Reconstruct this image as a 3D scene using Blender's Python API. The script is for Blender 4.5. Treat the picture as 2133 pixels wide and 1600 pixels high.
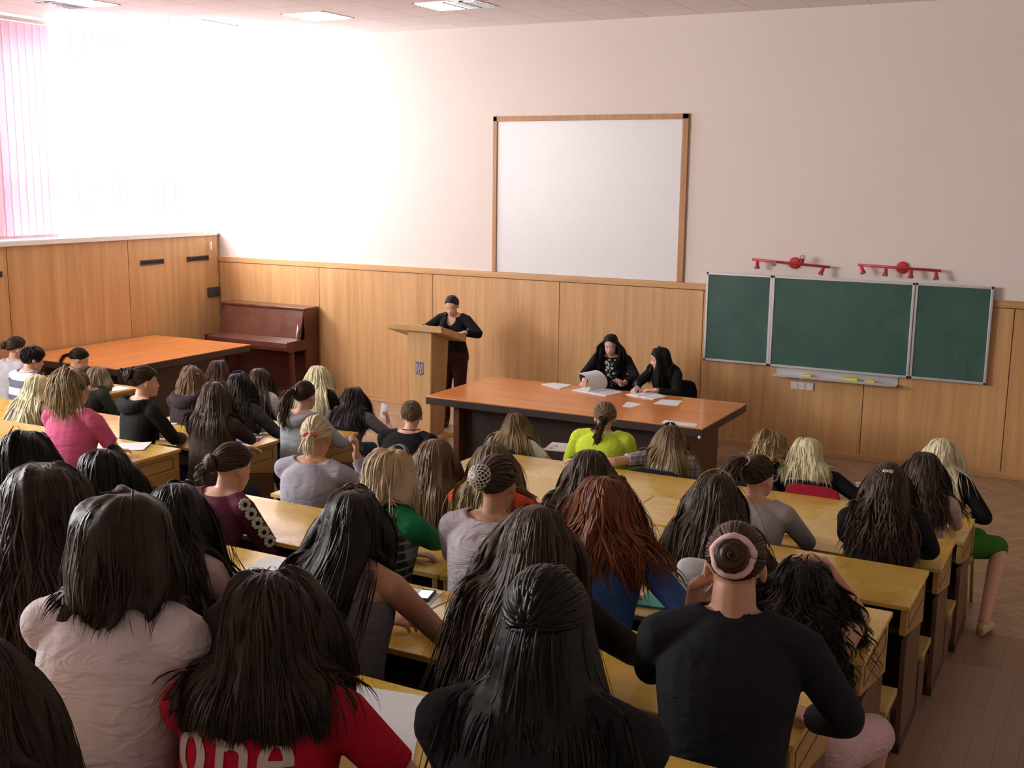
import bpy, bmesh, math, random
import numpy as np
from mathutils import Vector, Matrix
PI = math.pi
SC = bpy.context.scene
for o in list(bpy.data.objects):
    bpy.data.objects.remove(o)
COL = SC.collection

# ------------------------------------------------------------------ camera
def make_camera():
    yaw, pitch, roll = 0.4907, 0.1803, 0.0120
    cy, sy, cp, sp = math.cos(yaw), math.sin(yaw), math.cos(pitch), math.sin(pitch)
    f = Vector((-sy * cp, cy * cp, -sp)); r = Vector((cy, sy, 0)); u = r.cross(f)
    c, s = math.cos(roll), math.sin(roll)
    r2 = c * r + s * u; u2 = -s * r + c * u
    m = Matrix((r2, u2, -f)).transposed().to_4x4(); m.translation = Vector((0, 0, 2.994))
    cd = bpy.data.cameras.new('camera'); co = bpy.data.objects.new('camera', cd); COL.objects.link(co)
    co.matrix_world = m
    cd.sensor_width = 36; cd.lens = 36 * 2371.34 / 2133; cd.clip_start = .05; cd.clip_end = 200
    SC.camera = co
make_camera()

# ------------------------------------------------------------------ light and exposure
SC.view_settings.view_transform = 'Standard'; SC.view_settings.look = 'None'
SC.view_settings.gamma = 1; SC.view_settings.use_curve_mapping = False
SC.view_settings.exposure = 0.16
world = bpy.data.worlds.new('overcast_sky'); SC.world = world; world.use_nodes = True
_bg = world.node_tree.nodes['Background']; _bg.inputs[0].default_value = (.93, .96, 1, 1); _bg.inputs[1].default_value = 2.0

def area(name, loc, size, aim, power, color=(1, 1, 1), spread=PI):
    l = bpy.data.lights.new(name, 'AREA'); l.shape = 'RECTANGLE'; l.size, l.size_y = size; l.energy = power; l.color = color; l.spread = spread
    o = bpy.data.objects.new(name, l); COL.objects.link(o); o.location = loc
    o.rotation_euler = (Vector(aim) - Vector(loc)).to_track_quat('-Z', 'Y').to_euler()
    return o
# overcast daylight outside the row of windows along the left wall
area('window_daylight', (-12.20, 10.75, 3.25), (3.4, 2.3), (-6, 11.6, 2.4), 760, (1, .99, .985))
area('window_daylight', (-12.25, 7.0, 3.4), (4.2, 2.6), (-6, 6.8, 2.0), 620, (1, .99, .985))
area('window_daylight', (-12.25, 2.1, 3.6), (6.0, 3.0), (-3, 2.6, 1.6), 1450, (1, .985, .97))

# ------------------------------------------------------------------ helpers: meshes
class MB:
    """collects shapes, then links them as one mesh object"""
    def __init__(s): s.v = []; s.f = []; s.uv = []
    def add(s, vs, fs):
        n = len(s.v); s.v.extend([tuple(map(float, q)) for q in vs]); s.f.extend([tuple(i + n for i in f) for f in fs]); return s
    def box(s, c, d, rot=None, taper=None):
        x, y, z = d[0] / 2, d[1] / 2, d[2] / 2
        vs = [Vector((i * x, j * y, k * z)) for k in (-1, 1) for j in (-1, 1) for i in (-1, 1)]
        if rot is not None: vs = [rot @ q for q in vs]
        vs = [q + Vector(c) for q in vs]
        return s.add(vs, [(0, 2, 3, 1), (4, 5, 7, 6), (0, 1, 5, 4), (2, 6, 7, 3), (0, 4, 6, 2), (1, 3, 7, 5)])
    def span(s, a, b):
        return s.box([(a[i] + b[i]) / 2 for i in range(3)], [abs(b[i] - a[i]) for i in range(3)])
    def hexa(s, vs):   # 4 bottom (ccw) + 4 top
        return s.add(vs, [(3, 2, 1, 0), (4, 5, 6, 7), (0, 1, 5, 4), (1, 2, 6, 5), (2, 3, 7, 6), (3, 0, 4, 7)])
    def prism(s, pts, mat):  # polygon in (x,y) extruded z 0..1 then transformed by the function mat(x,y,z)
        n = len(pts)
        vs = [mat(x, y, 0) for x, y in pts] + [mat(x, y, 1) for x, y in pts]
        fs = [tuple(range(n))[::-1], tuple(range(n, 2 * n))] + [(i, (i + 1) % n, (i + 1) % n + n, i + n) for i in range(n)]
        return s.add(vs, fs)
    def tube(s, pts, rad, sides=8, cap=True, flat=1.0, up=None):
        pts = [Vector(p) for p in pts]; n = len(pts)
        if not hasattr(rad, '__len__'): rad = [rad] * n
        vs = []; ref = Vector(up) if up is not None else None
        for i in range(n):
            t = (pts[min(i + 1, n - 1)] - pts[max(i - 1, 0)])
            t = t.normalized() if t.length > 1e-9 else Vector((0, 0, 1))
            if ref is None: ref = Vector((1, 0, 0)) if abs(t.x) < .8 else Vector((0, 1, 0))
            a = (ref - t * ref.dot(t)).normalized(); b = t.cross(a)
            if up is None: ref = a
            for k in range(sides):
                an = 2 * PI * k / sides
                vs.append(pts[i] + a * (math.cos(an) * rad[i] * flat) + b * (math.sin(an) * rad[i]))
        fs = [(i * sides + k, i * sides + (k + 1) % sides, (i + 1) * sides + (k + 1) % sides, (i + 1) * sides + k) for i in range(n - 1) for k in range(sides)]
        if cap: fs += [tuple(range(sides))[::-1], tuple(range((n - 1) * sides, n * sides))]
        return s.add(vs, fs)
    def ball(s, c, r, seg=16, rings=10, rot=None):
        if not hasattr(r, '__len__'): r = (r, r, r)
        vs = []
        for i in range(1, rings):
            th = PI * i / rings
            for k in range(seg):
                ph = 2 * PI * k / seg
                vs.append(Vector((r[0] * math.sin(th) * math.cos(ph), r[1] * math.sin(th) * math.sin(ph), r[2] * math.cos(th))))
        vs += [Vector((0, 0, r[2])), Vector((0, 0, -r[2]))]
        if rot is not None: vs = [rot @ q for q in vs]
        vs = [q + Vector(c) for q in vs]; T = len(vs) - 2; B = T + 1
        fs = [(i * seg + k, (i + 1) * seg + k, (i + 1) * seg + (k + 1) % seg, i * seg + (k + 1) % seg) for i in range(rings - 2) for k in range(seg)]
        fs += [(T, k, (k + 1) % seg) for k in range(seg)] + [(B, (rings - 2) * seg + (k + 1) % seg, (rings - 2) * seg + k) for k in range(seg)]
        return s.add(vs, fs)
    def lathe(s, prof, c=(0, 0, 0), seg=24, rot=None):
        vs = []
        for r, z in prof:
            for k in range(seg):
                q = Vector((r * math.cos(2 * PI * k / seg), r * math.sin(2 * PI * k / seg), z))
                vs.append((rot @ q if rot is not None else q) + Vector(c))
        n = len(prof)
        fs = [(i * seg + k, i * seg + (k + 1) % seg, (i + 1) * seg + (k + 1) % seg, (i + 1) * seg + k) for i in range(n - 1) for k in range(seg)]
        fs += [tuple(range(seg))[::-1], tuple(range((n - 1) * seg, n * seg))]
        return s.add(vs, fs)
    def mesh(s, name, smooth=False):
        me = bpy.data.meshes.new(name); me.from_pydata(s.v, [], s.f); me.update()
        bm = bmesh.new(); bm.from_mesh(me); bmesh.ops.recalc_face_normals(bm, faces=bm.faces); bm.to_mesh(me); bm.free()
        if smooth: me.polygons.foreach_set('use_smooth', [True] * len(me.polygons))
        return me
    def build(s, name, mat=None, parent=None, bevel=0, smooth=False, label=None):
        me = s.mesh(name, smooth); ob = bpy.data.objects.new(name, me); COL.objects.link(ob)
        if mat: me.materials.append(mat)
        if parent is not None: attach(ob, parent)
        if bevel:
            b = ob.modifiers.new('bevel', 'BEVEL'); b.width = bevel; b.segments = 2; b.limit_method = 'ANGLE'; b.angle_limit = .6
        if label: ob['label'] = label
        return ob

def attach(ob, parent):
    """parent keeping the world place (parents here only carry a translation)"""
    ob.parent = parent; ob.location = ob.location - wloc(parent)
def wloc(o):
    p = Vector(o.location)
    while o.parent is not None: o = o.parent; p += Vector(o.location)
    return p
def thing(name, label, cat, loc, group=None):
    o = bpy.data.objects.new(name, None); COL.objects.link(o); o.location = loc; o.empty_display_size = .1
    return tag(o, label, cat, group)
def tag(o, label, cat, group=None, kind=None):
    o['label'] = label; o['category'] = cat
    if group: o['group'] = group
    if kind: o['kind'] = kind
    return o
def base(o, loc):
    """moves the origin of a single-mesh thing to loc without moving the mesh"""
    d = Vector(loc) - Vector(o.location); o.data.transform(Matrix.Translation(-d)); o.location = loc; return o
def struct(o):
    o['kind'] = 'structure'; return o
def rotz(a): return Matrix.Rotation(a, 3, 'Z')
def copy_tree(o, parent=None):
    c = o.copy(); COL.objects.link(c)
    if parent is not None: c.parent = parent
    for ch in [q for q in bpy.data.objects if q.parent == o]: copy_tree(ch, c)
    return c

# ------------------------------------------------------------------ helpers: materials
_mats = {}
class NT:
    def __init__(s, name):
        s.m = bpy.data.materials.new(name); s.m.use_nodes = True; s.t = s.m.node_tree; s.n = s.t.nodes; s.l = s.t.links
        s.b = s.n['Principled BSDF']
    def node(s, typ, **kw):
        q = s.n.new(typ)
        for k, v in kw.items():
            if k.startswith('i_'):
                key = k[2:].replace('_', ' ')
                q.inputs[int(key) if key.isdigit() else key].default_value = v
            else: setattr(q, k, v)
        return q
    def link(s, a, b): s.l.new(a, b)
    def coords(s, kind='Object', scale=(1, 1, 1), rot=(0, 0, 0), loc=(0, 0, 0)):
        c = s.node('ShaderNodeTexCoord'); mp = s.node('ShaderNodeMapping')
        mp.inputs['Scale'].default_value = scale; mp.inputs['Rotation'].default_value = rot; mp.inputs['Location'].default_value = loc
        s.link(c.outputs[kind], mp.inputs['Vector']); return mp.outputs['Vector']
    def noise(s, vec, scale, detail=4, rough=.5, dist=0):
        q = s.node('ShaderNodeTexNoise'); q.inputs['Scale'].default_value = scale; q.inputs['Detail'].default_value = detail
        q.inputs['Roughness'].default_value = rough; q.inputs['Distortion'].default_value = dist; s.link(vec, q.inputs['Vector']); return q.outputs['Fac']
    def ramp(s, fac, stops):
        q = s.node('ShaderNodeValToRGB'); e = q.color_ramp.elements
        while len(e) < len(stops): e.new(.5)
        for k, (p, c) in enumerate(stops): e[k].position = p; e[k].color = (*c, 1)
        s.link(fac, q.inputs['Fac']); return q.outputs['Color']
    def bump(s, h, strength=.2, dist=.01):
        q = s.node('ShaderNodeBump'); q.inputs['Strength'].default_value = strength; q.inputs['Distance'].default_value = dist
        s.link(h, q.inputs['Height']); s.link(q.outputs['Normal'], s.b.inputs['Normal'])
    def mix(s, fac, a, b, mode='MIX'):
        q = s.node('ShaderNodeMix', data_type='RGBA', blend_type=mode)
        for sock, v in ((q.inputs['Factor'], fac), (q.inputs['A'], a), (q.inputs['B'], b)):
            pass
        ins = [i for i in q.inputs if i.enabled]
        for i, v in zip((q.inputs[0], q.inputs[6], q.inputs[7]), (fac, a, b)):
            if hasattr(v, 'is_linked'): s.link(v, i)
            elif isinstance(v, (int, float)): i.default_value = v
            else: i.default_value = (*v, 1)
        return q.outputs[2]
    def base(s, v):
        if hasattr(v, 'is_linked'): s.link(v, s.b.inputs['Base Color'])
        else: s.b.inputs['Base Color'].default_value = (*v, 1)
    def set(s, rough=.5, metal=0, coat=0, spec=.5, sheen=0):
        s.b.inputs['Roughness'].default_value = rough; s.b.inputs['Metallic'].default_value = metal
        s.b.inputs['Coat Weight'].default_value = coat; s.b.inputs['Coat Roughness'].default_value = .12
        s.b.inputs['Specular IOR Level'].default_value = spec; s.b.inputs['Sheen Weight'].default_value = sheen
        return s
def lin(h):
    """#rrggbb to linear"""
    h = h.lstrip('#'); c = [int(h[i:i + 2], 16) / 255 for i in (0, 2, 4)]
    return tuple(x / 12.92 if x <= .04045 else ((x + .055) / 1.055) ** 2.4 for x in c)
def sc(c, k): return tuple(min(1, x * k) for x in c)
def plain(name, color, rough=.5, metal=0, var=.06, scale=30, coat=0, bump=0, spec=.5):
    if name in _mats: return _mats[name]
    t = NT(name); v = t.coords(); n = t.noise(v, scale)
    t.base(t.ramp(n, [(.3, sc(color, 1 - var)), (.7, sc(color, 1 + var))])); t.set(rough, metal, coat, spec)
    if bump: t.bump(n, bump, .003)
    _mats[name] = t.m; return t.m
def wood(name, dark, light, axis='Z', scale=1.0, rough=.4, coat=0, worn=None):
    """straight veneer grain running along one axis"""
    if name in _mats: return _mats[name]
    t = NT(name); st = {'X': (.35, 9, 9), 'Y': (9, .35, 9), 'Z': (9, 9, .35)}[axis]
    v = t.coords(scale=tuple(k * scale for k in st))
    n1 = t.noise(v, 1.3, 3, .55, .3); v2 = t.coords(scale=tuple(k * scale * 5 for k in st)); n2 = t.noise(v2, 1.2, 4, .6)
    m = t.node('ShaderNodeMath', operation='MULTIPLY_ADD'); t.link(n2, m.inputs[0]); m.inputs[1].default_value = .45; t.link(n1, m.inputs[2])
    c = t.ramp(m.outputs[0], [(.45, dark), (.95, light)])
    if worn:
        v3 = t.coords(scale=(1, 1, 1)); w = t.noise(v3, 3.2, 8, .72); f = t.ramp(w, [(.52, (0, 0, 0)), (.74, (1, 1, 1))])
        c = t.mix(f, c, worn)
        rr = t.ramp(w, [(.4, (rough * .7,) * 3), (.7, (min(1, rough * 1.6),) * 3)]); t.set(rough, 0, coat); t.link(rr, t.b.inputs['Roughness'])
    t.set(rough, 0, coat) if not worn else None
    t.base(c); t.bump(n2, .06, .002); _mats[name] = t.m; return t.m
# ------------------------------------------------------------------ the room
FY, WX, ZC = 12.43, -11.66, 4.77          # front wall, left wall, ceiling
RX, BY = 4.6, -4.0                         # right wall, back wall
WAINX = -11.40                             # face of the left wainscot

def m_wall():
    t = NT('cream_plaster'); v = t.coords(); n = t.noise(v, 60, 6, .6); n2 = t.noise(v, .7, 2)
    t.base(t.ramp(n2, [(.3, (.79, .715, .665)), (.7, (.81, .735, .685))])); t.set(.8, spec=.25); t.bump(n, .12, .002); return t.m
M_WALL = m_wall()
def m_ceiling():
    t = NT('ceiling_tiles'); v = t.coords(loc=(.12, .05, 0)); b = t.node('ShaderNodeTexBrick', offset=0.0)
    b.inputs['Color1'].default_value = (.90, .86, .86, 1); b.inputs['Color2'].default_value = (.87, .83, .835, 1); b.inputs['Mortar'].default_value = (.62, .57, .60, 1)
    b.inputs['Scale'].default_value = 1; b.inputs['Mortar Size'].default_value = .006; b.inputs['Brick Width'].default_value = .6; b.inputs['Row Height'].default_value = .6
    t.link(v, b.inputs['Vector']); t.base(b.outputs['Color']); t.set(.85, spec=.2)
    n = t.noise(v, 90, 3); t.bump(n, .15, .002); return t.m
def m_parquet():
    t = NT('oak_parquet'); cols = []
    for rot in (PI / 4, -PI / 4):
        v = t.coords(rot=(0, 0, rot)); b = t.node('ShaderNodeTexBrick', offset=.5)
        b.inputs['Color1'].default_value = (.46, .31, .20, 1); b.inputs['Color2'].default_value = (.30, .20, .135, 1); b.inputs['Mortar'].default_value = (.05, .03, .02, 1)
        b.inputs['Scale'].default_value = 1; b.inputs['Mortar Size'].default_value = .002; b.inputs['Brick Width'].default_value = .45; b.inputs['Row Height'].default_value = .075
        t.link(v, b.inputs['Vector']); cols.append(b.outputs['Color'])
    v = t.coords(rot=(0, 0, PI / 4)); ch = t.node('ShaderNodeTexChecker'); ch.inputs['Scale'].default_value = 2.222; t.link(v, ch.inputs['Vector'])
    c = t.mix(ch.outputs['Fac'], cols[0], cols[1]); n = t.noise(t.coords(), 2.5, 6, .65)
    c = t.mix(t.ramp(n, [(.35, (.65, .65, .65)), (.7, (1, 1, 1))]), (.20, .14, .10), c)
    t.base(c); t.set(.33, coat=.15); return t.m
def m_planks():
    t = NT('brown_floor_planks'); v = t.coords(rot=(0, 0, PI / 2)); b = t.node('ShaderNodeTexBrick', offset=.37)
    b.inputs['Color1'].default_value = (.29, .165, .095, 1); b.inputs['Color2'].default_value = (.24, .135, .08, 1); b.inputs['Mortar'].default_value = (.06, .03, .02, 1)
    b.inputs['Scale'].default_value = 1; b.inputs['Mortar Size'].default_value = .0025; b.inputs['Brick Width'].default_value = 3.2; b.inputs['Row Height'].default_value = .11
    t.link(v, b.inputs['Vector']); n = t.noise(t.coords(scale=(6, 1, 6)), 3, 6, .6)
    t.base(t.mix(n, b.outputs['Color'], (.30, .17, .10))); t.set(.42, coat=.05); t.bump(n, .05, .002); return t.m
M_PLANK = m_planks()
M_PANEL = wood('orange_veneer', (.47, .25, .098), (.66, .39, .17), 'Z', 1.0, .42, .05)
M_RAIL = wood('orange_veneer_rail', (.47, .25, .098), (.66, .39, .17), 'X', 1.0, .42, .05)
M_RAILY = wood('orange_veneer_side_rail', (.47, .25, .098), (.66, .39, .17), 'Y', 1.0, .42, .05)
M_SEAM = plain('dark_groove', (.09, .04, .018), .8)
M_WHITE = plain('white_paint', (.82, .82, .80), .4)
M_ALU = plain('aluminium_frame', (.66, .67, .70), .35, .6, .03)

# row geometry: every row of desks stands on its own broad step
ROWS = [(8.0 - 1.07 * k, .148 * k) for k in range(8)]          # (far edge of the desk top, floor level)
struct(MB().span((WX - .3, 7.94, -.25), (RX, FY + .3, 0)).build('floor', m_parquet()))
st = MB()
for k, (Y, z) in enumerate(ROWS):
    y1 = 7.94 if k == 0 else Y + .02
    y0 = ROWS[k + 1][0] + .02 if k < 7 else BY
    st.span((WX - .3, y0, -.25), (RX, y1, max(z, .0)))
struct(st.build('floor_steps', M_PLANK))
struct(MB().span((WX - .3, BY - .2, ZC), (RX + .2, FY + .3, ZC + .2)).build('ceiling', m_ceiling()))
struct(MB().span((WX - .3, FY, -.2), (RX + .2, FY + .25, ZC)).build('wall_front', M_WALL))
struct(MB().span((RX, BY, -.2), (RX + .2, FY, ZC)).build('wall_right', M_WALL))
struct(MB().span((WX - .3, BY - .2, -.2), (RX + .2, BY, ZC)).build('wall_back', M_WALL))
# left wall: solid below the sill, window openings above, piers between
w = MB(); SILL = 2.16; WT = 4.70
w.span((WX - .25, BY, -.2), (WX, FY, SILL)); w.span((WX - .25, BY, WT), (WX, FY, ZC))
OPEN = [(9.05, 12.30), (5.2, 8.75), (-.6, 4.9)]
edges = [FY] + [q for a, b in OPEN for q in (b, a)] + [BY]
for a, b in zip(edges[0::2], edges[1::2]): w.span((WX - .25, b, SILL), (WX, a, WT))
struct(w.build('wall_left', M_WALL))
def m_pane():
    q = NT('window_glass'); t = q.node('ShaderNodeBsdfTransparent'); g = q.node('ShaderNodeBsdfGlossy'); g.inputs['Roughness'].default_value = .02; mx = q.node('ShaderNodeMixShader'); mx.inputs[0].default_value = .07
    q.link(t.outputs[0], mx.inputs[1]); q.link(g.outputs[0], mx.inputs[2]); q.link(mx.outputs[0], q.n['Material Output'].inputs['Surface']); return q.m
M_GLASS = m_pane()
for k, (a, b) in enumerate(OPEN):
    f = MB(); x0, x1 = WX - .16, WX - .09
    for z0, z1 in ((SILL, SILL + .07), (WT - .07, WT), (2.72, 2.84)): f.span((x0, a, z0), (x1, b, z1))
    n = 3
    for q in range(n + 1):
        y = a + (b - a) * q / n; f.span((x0, max(a, y - .04), SILL), (x1, min(b, y + .04), WT))
    fr = struct(f.build('window_%d' % (k + 1), M_WHITE))
    MB().span((WX - .13, a, SILL + .03), (WX - .122, b, WT - .03)).build('window_pane', M_GLASS, fr)

# wainscot on the front wall
pn = MB(); sx = [-11.40, -9.62, -7.80, -5.99, -4.17, -2.34, -.92, .9, 2.72, RX]
for a, b in zip(sx, sx[1:]): pn.span((a + .004, FY - .028, .07), (b - .004, FY, 1.745))
struct(pn.build('trim_1', M_PANEL, bevel=.002))
struct(MB().span((WAINX, FY - .034, 1.752), (RX, FY, 1.825)).build('trim_2', M_RAIL, bevel=.003))
struct(MB().span((WAINX, FY - .012, .07), (RX, FY - .001, 1.75)).build('trim_3', M_SEAM))
bb = MB().span((WAINX, FY - .045, 0), (RX, FY, .07)); struct(bb.build('baseboard_front', M_RAIL, bevel=.004))
# wainscot under the windows
pl = MB(); sy = [FY - .03, 10.72, 8.89, 7.06, 5.23, 3.4, 1.57, -.26, -2.1, BY]
for a, b in zip(sy, sy[1:]): pl.span((WX, b + .005, .07), (WAINX, a - .005, 2.125))
struct(pl.build('trim_4', M_PANEL, bevel=.002))
struct(MB().span((WX, BY, 0), (WAINX - .012, FY - .03, 2.11)).build('trim_5', M_SEAM))
struct(MB().span((WX, BY, 0), (WAINX + .012, FY - .05, .07)).build('baseboard_left', M_RAILY))
struct(MB().span((WX, BY, 2.127), (WAINX + .03, FY - .075, 2.19)).build('trim_6', M_WHITE, bevel=.006))
struct(MB().span((WX, FY - .07, 2.127), (WAINX + .005, FY - .001, 2.155)).build('trim_7', M_RAIL))

# vents and speaker grille in the left wainscot
M_DARK = plain('dark_brown_grille', (.055, .04, .04), .5)
def vent(y0, y1, z0, z1, label):
    t = thing('wall_vent', label, 'vent', (WAINX, (y0 + y1) / 2, z0), 'vents in the window-side panelling')
    f = MB(); x = WAINX
    f.span((x, y0, z0), (x + .012, y1, z0 + .012)); f.span((x, y0, z1 - .012), (x + .012, y1, z1)); f.span((x, y0, z0), (x + .012, y0 + .012, z1)); f.span((x, y1 - .012, z0), (x + .012, y1, z1))
    f.build('frame', M_DARK, t)
    g = MB(); n = 4
    for q in range(n):
        z = z0 + .015 + (z1 - z0 - .03) * (q + .5) / n
        g.box((x + .006, (y0 + y1) / 2, z), (.016, y1 - y0 - .02, .004), Matrix.Rotation(.5, 3, 'Y'))
    g.span((x + .0005, y0 + .005, z0 + .005), (x + .002, y1 - .005, z1 - .005)); g.build('grille', M_DARK, t)
vent(10.92, 11.335, 1.785, 1.85, 'long dark vent slot in the panelling, the farther one from the corner cord')
vent(11.77, 12.19, 1.785, 1.85, 'long dark vent slot in the panelling nearest the room corner')
vent(8.38, 8.81, 1.785, 1.85, 'dark vent slot in the panelling cut by the left photo edge')
t = thing('speaker_grille', 'square dark grille box on the panelling beside the piano', 'grille', (WAINX, 12.26, 1.25))
MB().span((WAINX, 12.15, 1.26), (WAINX + .03, 12.37, 1.395)).build('housing', M_DARK, t, bevel=.005)
g = MB()
for q in range(7): g.span((WAINX + .03, 12.165, 1.275 + .016 * q), (WAINX + .034, 12.355, 1.281 + .016 * q))
g.build('grille', plain('grey_grille_bars', (.10, .085, .08), .5), t)

# vertical blinds
def m_blind(name, col, tr):
    q = NT(name); n = q.n; v = q.coords(scale=(80, 80, 4)); nz = q.noise(v, 3, 3)
    c = q.ramp(nz, [(.3, sc(col, .95)), (.7, sc(col, 1.03))])
    d = q.node('ShaderNodeBsdfDiffuse'); tl = q.node('ShaderNodeBsdfTranslucent'); q.link(c, d.inputs[0]); q.link(c, tl.inputs[0])
    mx = q.node('ShaderNodeMixShader'); mx.inputs[0].default_value = tr; q.link(d.outputs[0], mx.inputs[1]); q.link(tl.outputs[0], mx.inputs[2])
    q.link(mx.outputs[0], n['Material Output'].inputs['Surface']); return q.m
M_BL_PINK = m_blind('pink_blind_fabric', (.90, .72, .82), .20)
M_BL_PALE = m_blind('pale_blind_fabric', (.74, .60, .68), .05)
M_CORD = plain('white_plastic', (.8, .8, .78), .35)
def blind(y0, y1, ang, mat, label, pitch=.105, wd=.118):
    x = WX + .1
    t = thing('vertical_blind', label, 'blind', (x, (y0 + y1) / 2, 2.2))
    MB().span((x - .025, y0, WT - .005), (x + .025, y1, WT + .04)).build('head_rail', M_CORD, t)
    s = MB(); n = int((y1 - y0) / pitch)
    for k in range(n):
        y = y0 + (y1 - y0) * (k + .5) / n; a = ang + random.Random(k).uniform(-.06, .06)
        dx, dy = math.sin(a) * wd / 2, math.cos(a) * wd / 2
        for z0, z1, th in ((2.197, WT - .01, .0012), (2.195, 2.235, .004)):
            R = Matrix.Rotation(-a, 3, 'Z')
            s.box((x, y, (z0 + z1) / 2), (th, wd * .98, z1 - z0), R)
    s.build('slats', mat, t)
    return t, x
random.seed(4)
blind(5.2, 9.78, .10, M_BL_PINK, 'deep pink vertical blind with closed slats at the left photo edge')
b2, bx = blind(9.90, 12.30, .70, M_BL_PALE, 'pale vertical blind with half open slats beside the room corner')
pc = [(bx + .03, 12.30, 4.7), (bx + .04, 12.33, 3.4), (bx + .09, 12.30, 2.35), (WAINX + .04, 12.22, 2.2), (WAINX + .045, 12.20, 2.05)]
MB().tube(pc, .003, 5).tube([(WAINX + .045, 12.20, 1.99), (WAINX + .045, 12.16, 1.93), (WAINX + .045, 12.10, 1.96), (WAINX + .04, 12.08, 2.2)], .002, 5).build('pull_cord', M_CORD, b2)
MB().span((WAINX + .033, 12.185, 1.93), (WAINX + .057, 12.215, 2.04)).build('cord_weight', M_CORD, b2, bevel=.004)

# ceiling lights: recessed louvre lamps, some with a dead tube
def m_emit(name, col, s):
    q = NT(name); q.b.inputs['Emission Color'].default_value = (*col, 1); q.b.inputs['Emission Strength'].default_value = s; q.base((.8, .8, .8)); return q.m
M_TUBE = m_emit('lit_tube_diffuser', (.93, 1, .97), 9)
M_OFF = plain('dark_louvre', (.12, .12, .13), .4)
M_LOUV = plain('louvre_metal', (.75, .77, .77), .3, .7)
def lamp(x0, x1, y0, y1, lit, label):
    t = thing('ceiling_light', label, 'ceiling light', ((x0 + x1) / 2, (y0 + y1) / 2, ZC), 'recessed ceiling lights')
    f = MB(); z = ZC - .008
    for a, b in (((x0, y0), (x1, y0 + .02)), ((x0, y1 - .02), (x1, y1)), ((x0, y0), (x0 + .02, y1)), ((x1 - .02, y0), (x1, y1))): f.span((*a, z), (*b, ZC - .0005))
    f.build('frame', M_LOUV, t)
    xs = x0 + (x1 - x0) * lit[0]; xe = x0 + (x1 - x0) * lit[1]
    MB().span((xs + .02, y0 + .02, ZC - .004), (xe - .02, y1 - .02, ZC - .0006)).build('diffuser', M_TUBE, t)
    if lit != (0, 1):
        a, b = (x0, xs) if lit[0] > 0 else (xe, x1)
        MB().span((a + .02, y0 + .02, ZC - .004), (b - .02, y1 - .02, ZC - .0006)).build('dead_panel', M_OFF, t, label='unlit dark half')
    g = MB()
    for q in range(1, 8):
        y = y0 + (y1 - y0) * q / 8; g.span((x0 + .02, y - .002, ZC - .02), (x1 - .02, y + .002, ZC - .005))
    for q in range(1, 4):
        x = x0 + (x1 - x0) * q / 4; g.span((x - .004, y0 + .02, ZC - .02), (x + .004, y1 - .02, ZC - .005))
    g.build('louvre', M_LOUV, t)
lamp(-10.40, -9.83, 10.57, 11.16, (0, 1), 'lit square ceiling light nearest the pale blind')
lamp(-8.66, -8.07, 10.55, 11.15, (0, 1), 'lit square ceiling light in the middle of the far row')
lamp(-6.83, -6.10, 10.46, 11.02, (0, .52), 'ceiling light with its right half dark, rightmost of the far row')
lamp(-10.55, -9.80, 8.72, 9.28, (.5, 1), 'ceiling light with its left half dark at the top photo edge')
for k, x in enumerate((-4.6, -2.8, -1.0, .8)): pass
# ------------------------------------------------------------------ front wall furniture
M_BOARDW = plain('whiteboard_surface', (.77, .78, .80), .35, var=.01)
t = thing('whiteboard', 'large white projection board in a wooden frame on the front wall', 'whiteboard', (-5.68, FY, 1.84))
x0, x1, z0, z1 = -6.93, -4.43, 1.828, 3.71
MB().span((x0 + .05, FY - .012, z0), (x1 - .06, FY - .001, z1 - .05)).build('panel', M_BOARDW, t)
M_FRAME = wood('whiteboard_frame_wood', (.36, .16, .06), (.50, .26, .11), 'Z', 1.4, .45)
MB().span((x0, FY - .03, z0), (x0 + .055, FY - .001, z1)).span((x1 - .075, FY - .03, z0), (x1, FY - .001, z1)).span((x0, FY - .03, z1 - .06), (x1, FY - .001, z1)).build('frame', M_FRAME, t, bevel=.004)

def m_chalk():
    q = NT('green_chalkboard'); n = q.noise(q.coords(scale=(1.2, 1, .8)), 2.2, 7, .62, .6); n2 = q.noise(q.coords(scale=(3, 1, .8), rot=(0, .7, 0)), 1.6, 5, .6, 1)
    c = q.ramp(n, [(.35, (.022, .085, .066)), (.8, (.05, .125, .10))]); f = q.ramp(n2, [(.6, (0, 0, 0)), (.85, (.35, .35, .35))])
    q.base(q.mix(f, c, (.16, .24, .21))); q.set(.55); return q.m
M_CHALK = m_chalk()
t = thing('chalkboard', 'green three section chalkboard in an aluminium frame on the front wall', 'chalkboard', (-2.63, FY - .05, .96))
def panel(x0, x1, y, name, lab=None):
    z0, z1 = .958, 1.962
    p = MB().span((x0 + .012, y, z0 + .012), (x1 - .012, y + .016, z1 - .012)).build(name, M_CHALK, t, label=lab)
    f = MB(); q = .026
    f.span((x0, y - .008, z0), (x0 + q, y + .02, z1)).span((x1 - q, y - .008, z0), (x1, y + .02, z1)).span((x0, y - .008, z0), (x1, y + .02, z0 + q)).span((x0, y - .008, z1 - q), (x1, y + .02, z1))
    f.build('panel_frame', M_ALU, p, bevel=.003)
panel(-4.13, -3.376, FY - .075, 'wing_panel', 'narrow left wing of the chalkboard'); panel(-3.372, -1.880, FY - .085, 'middle_panel'); panel(-1.876, -1.125, FY - .075, 'wing_panel', 'narrow right wing of the chalkboard')
MB().span((-4.0, FY - .055, 1.2), (-1.25, FY - .028, 1.26)).span((-4.0, FY - .055, 1.7), (-1.25, FY - .028, 1.76)).build('wall_bracket', M_ALU, t)
tr = MB(); y = FY - .085
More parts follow.
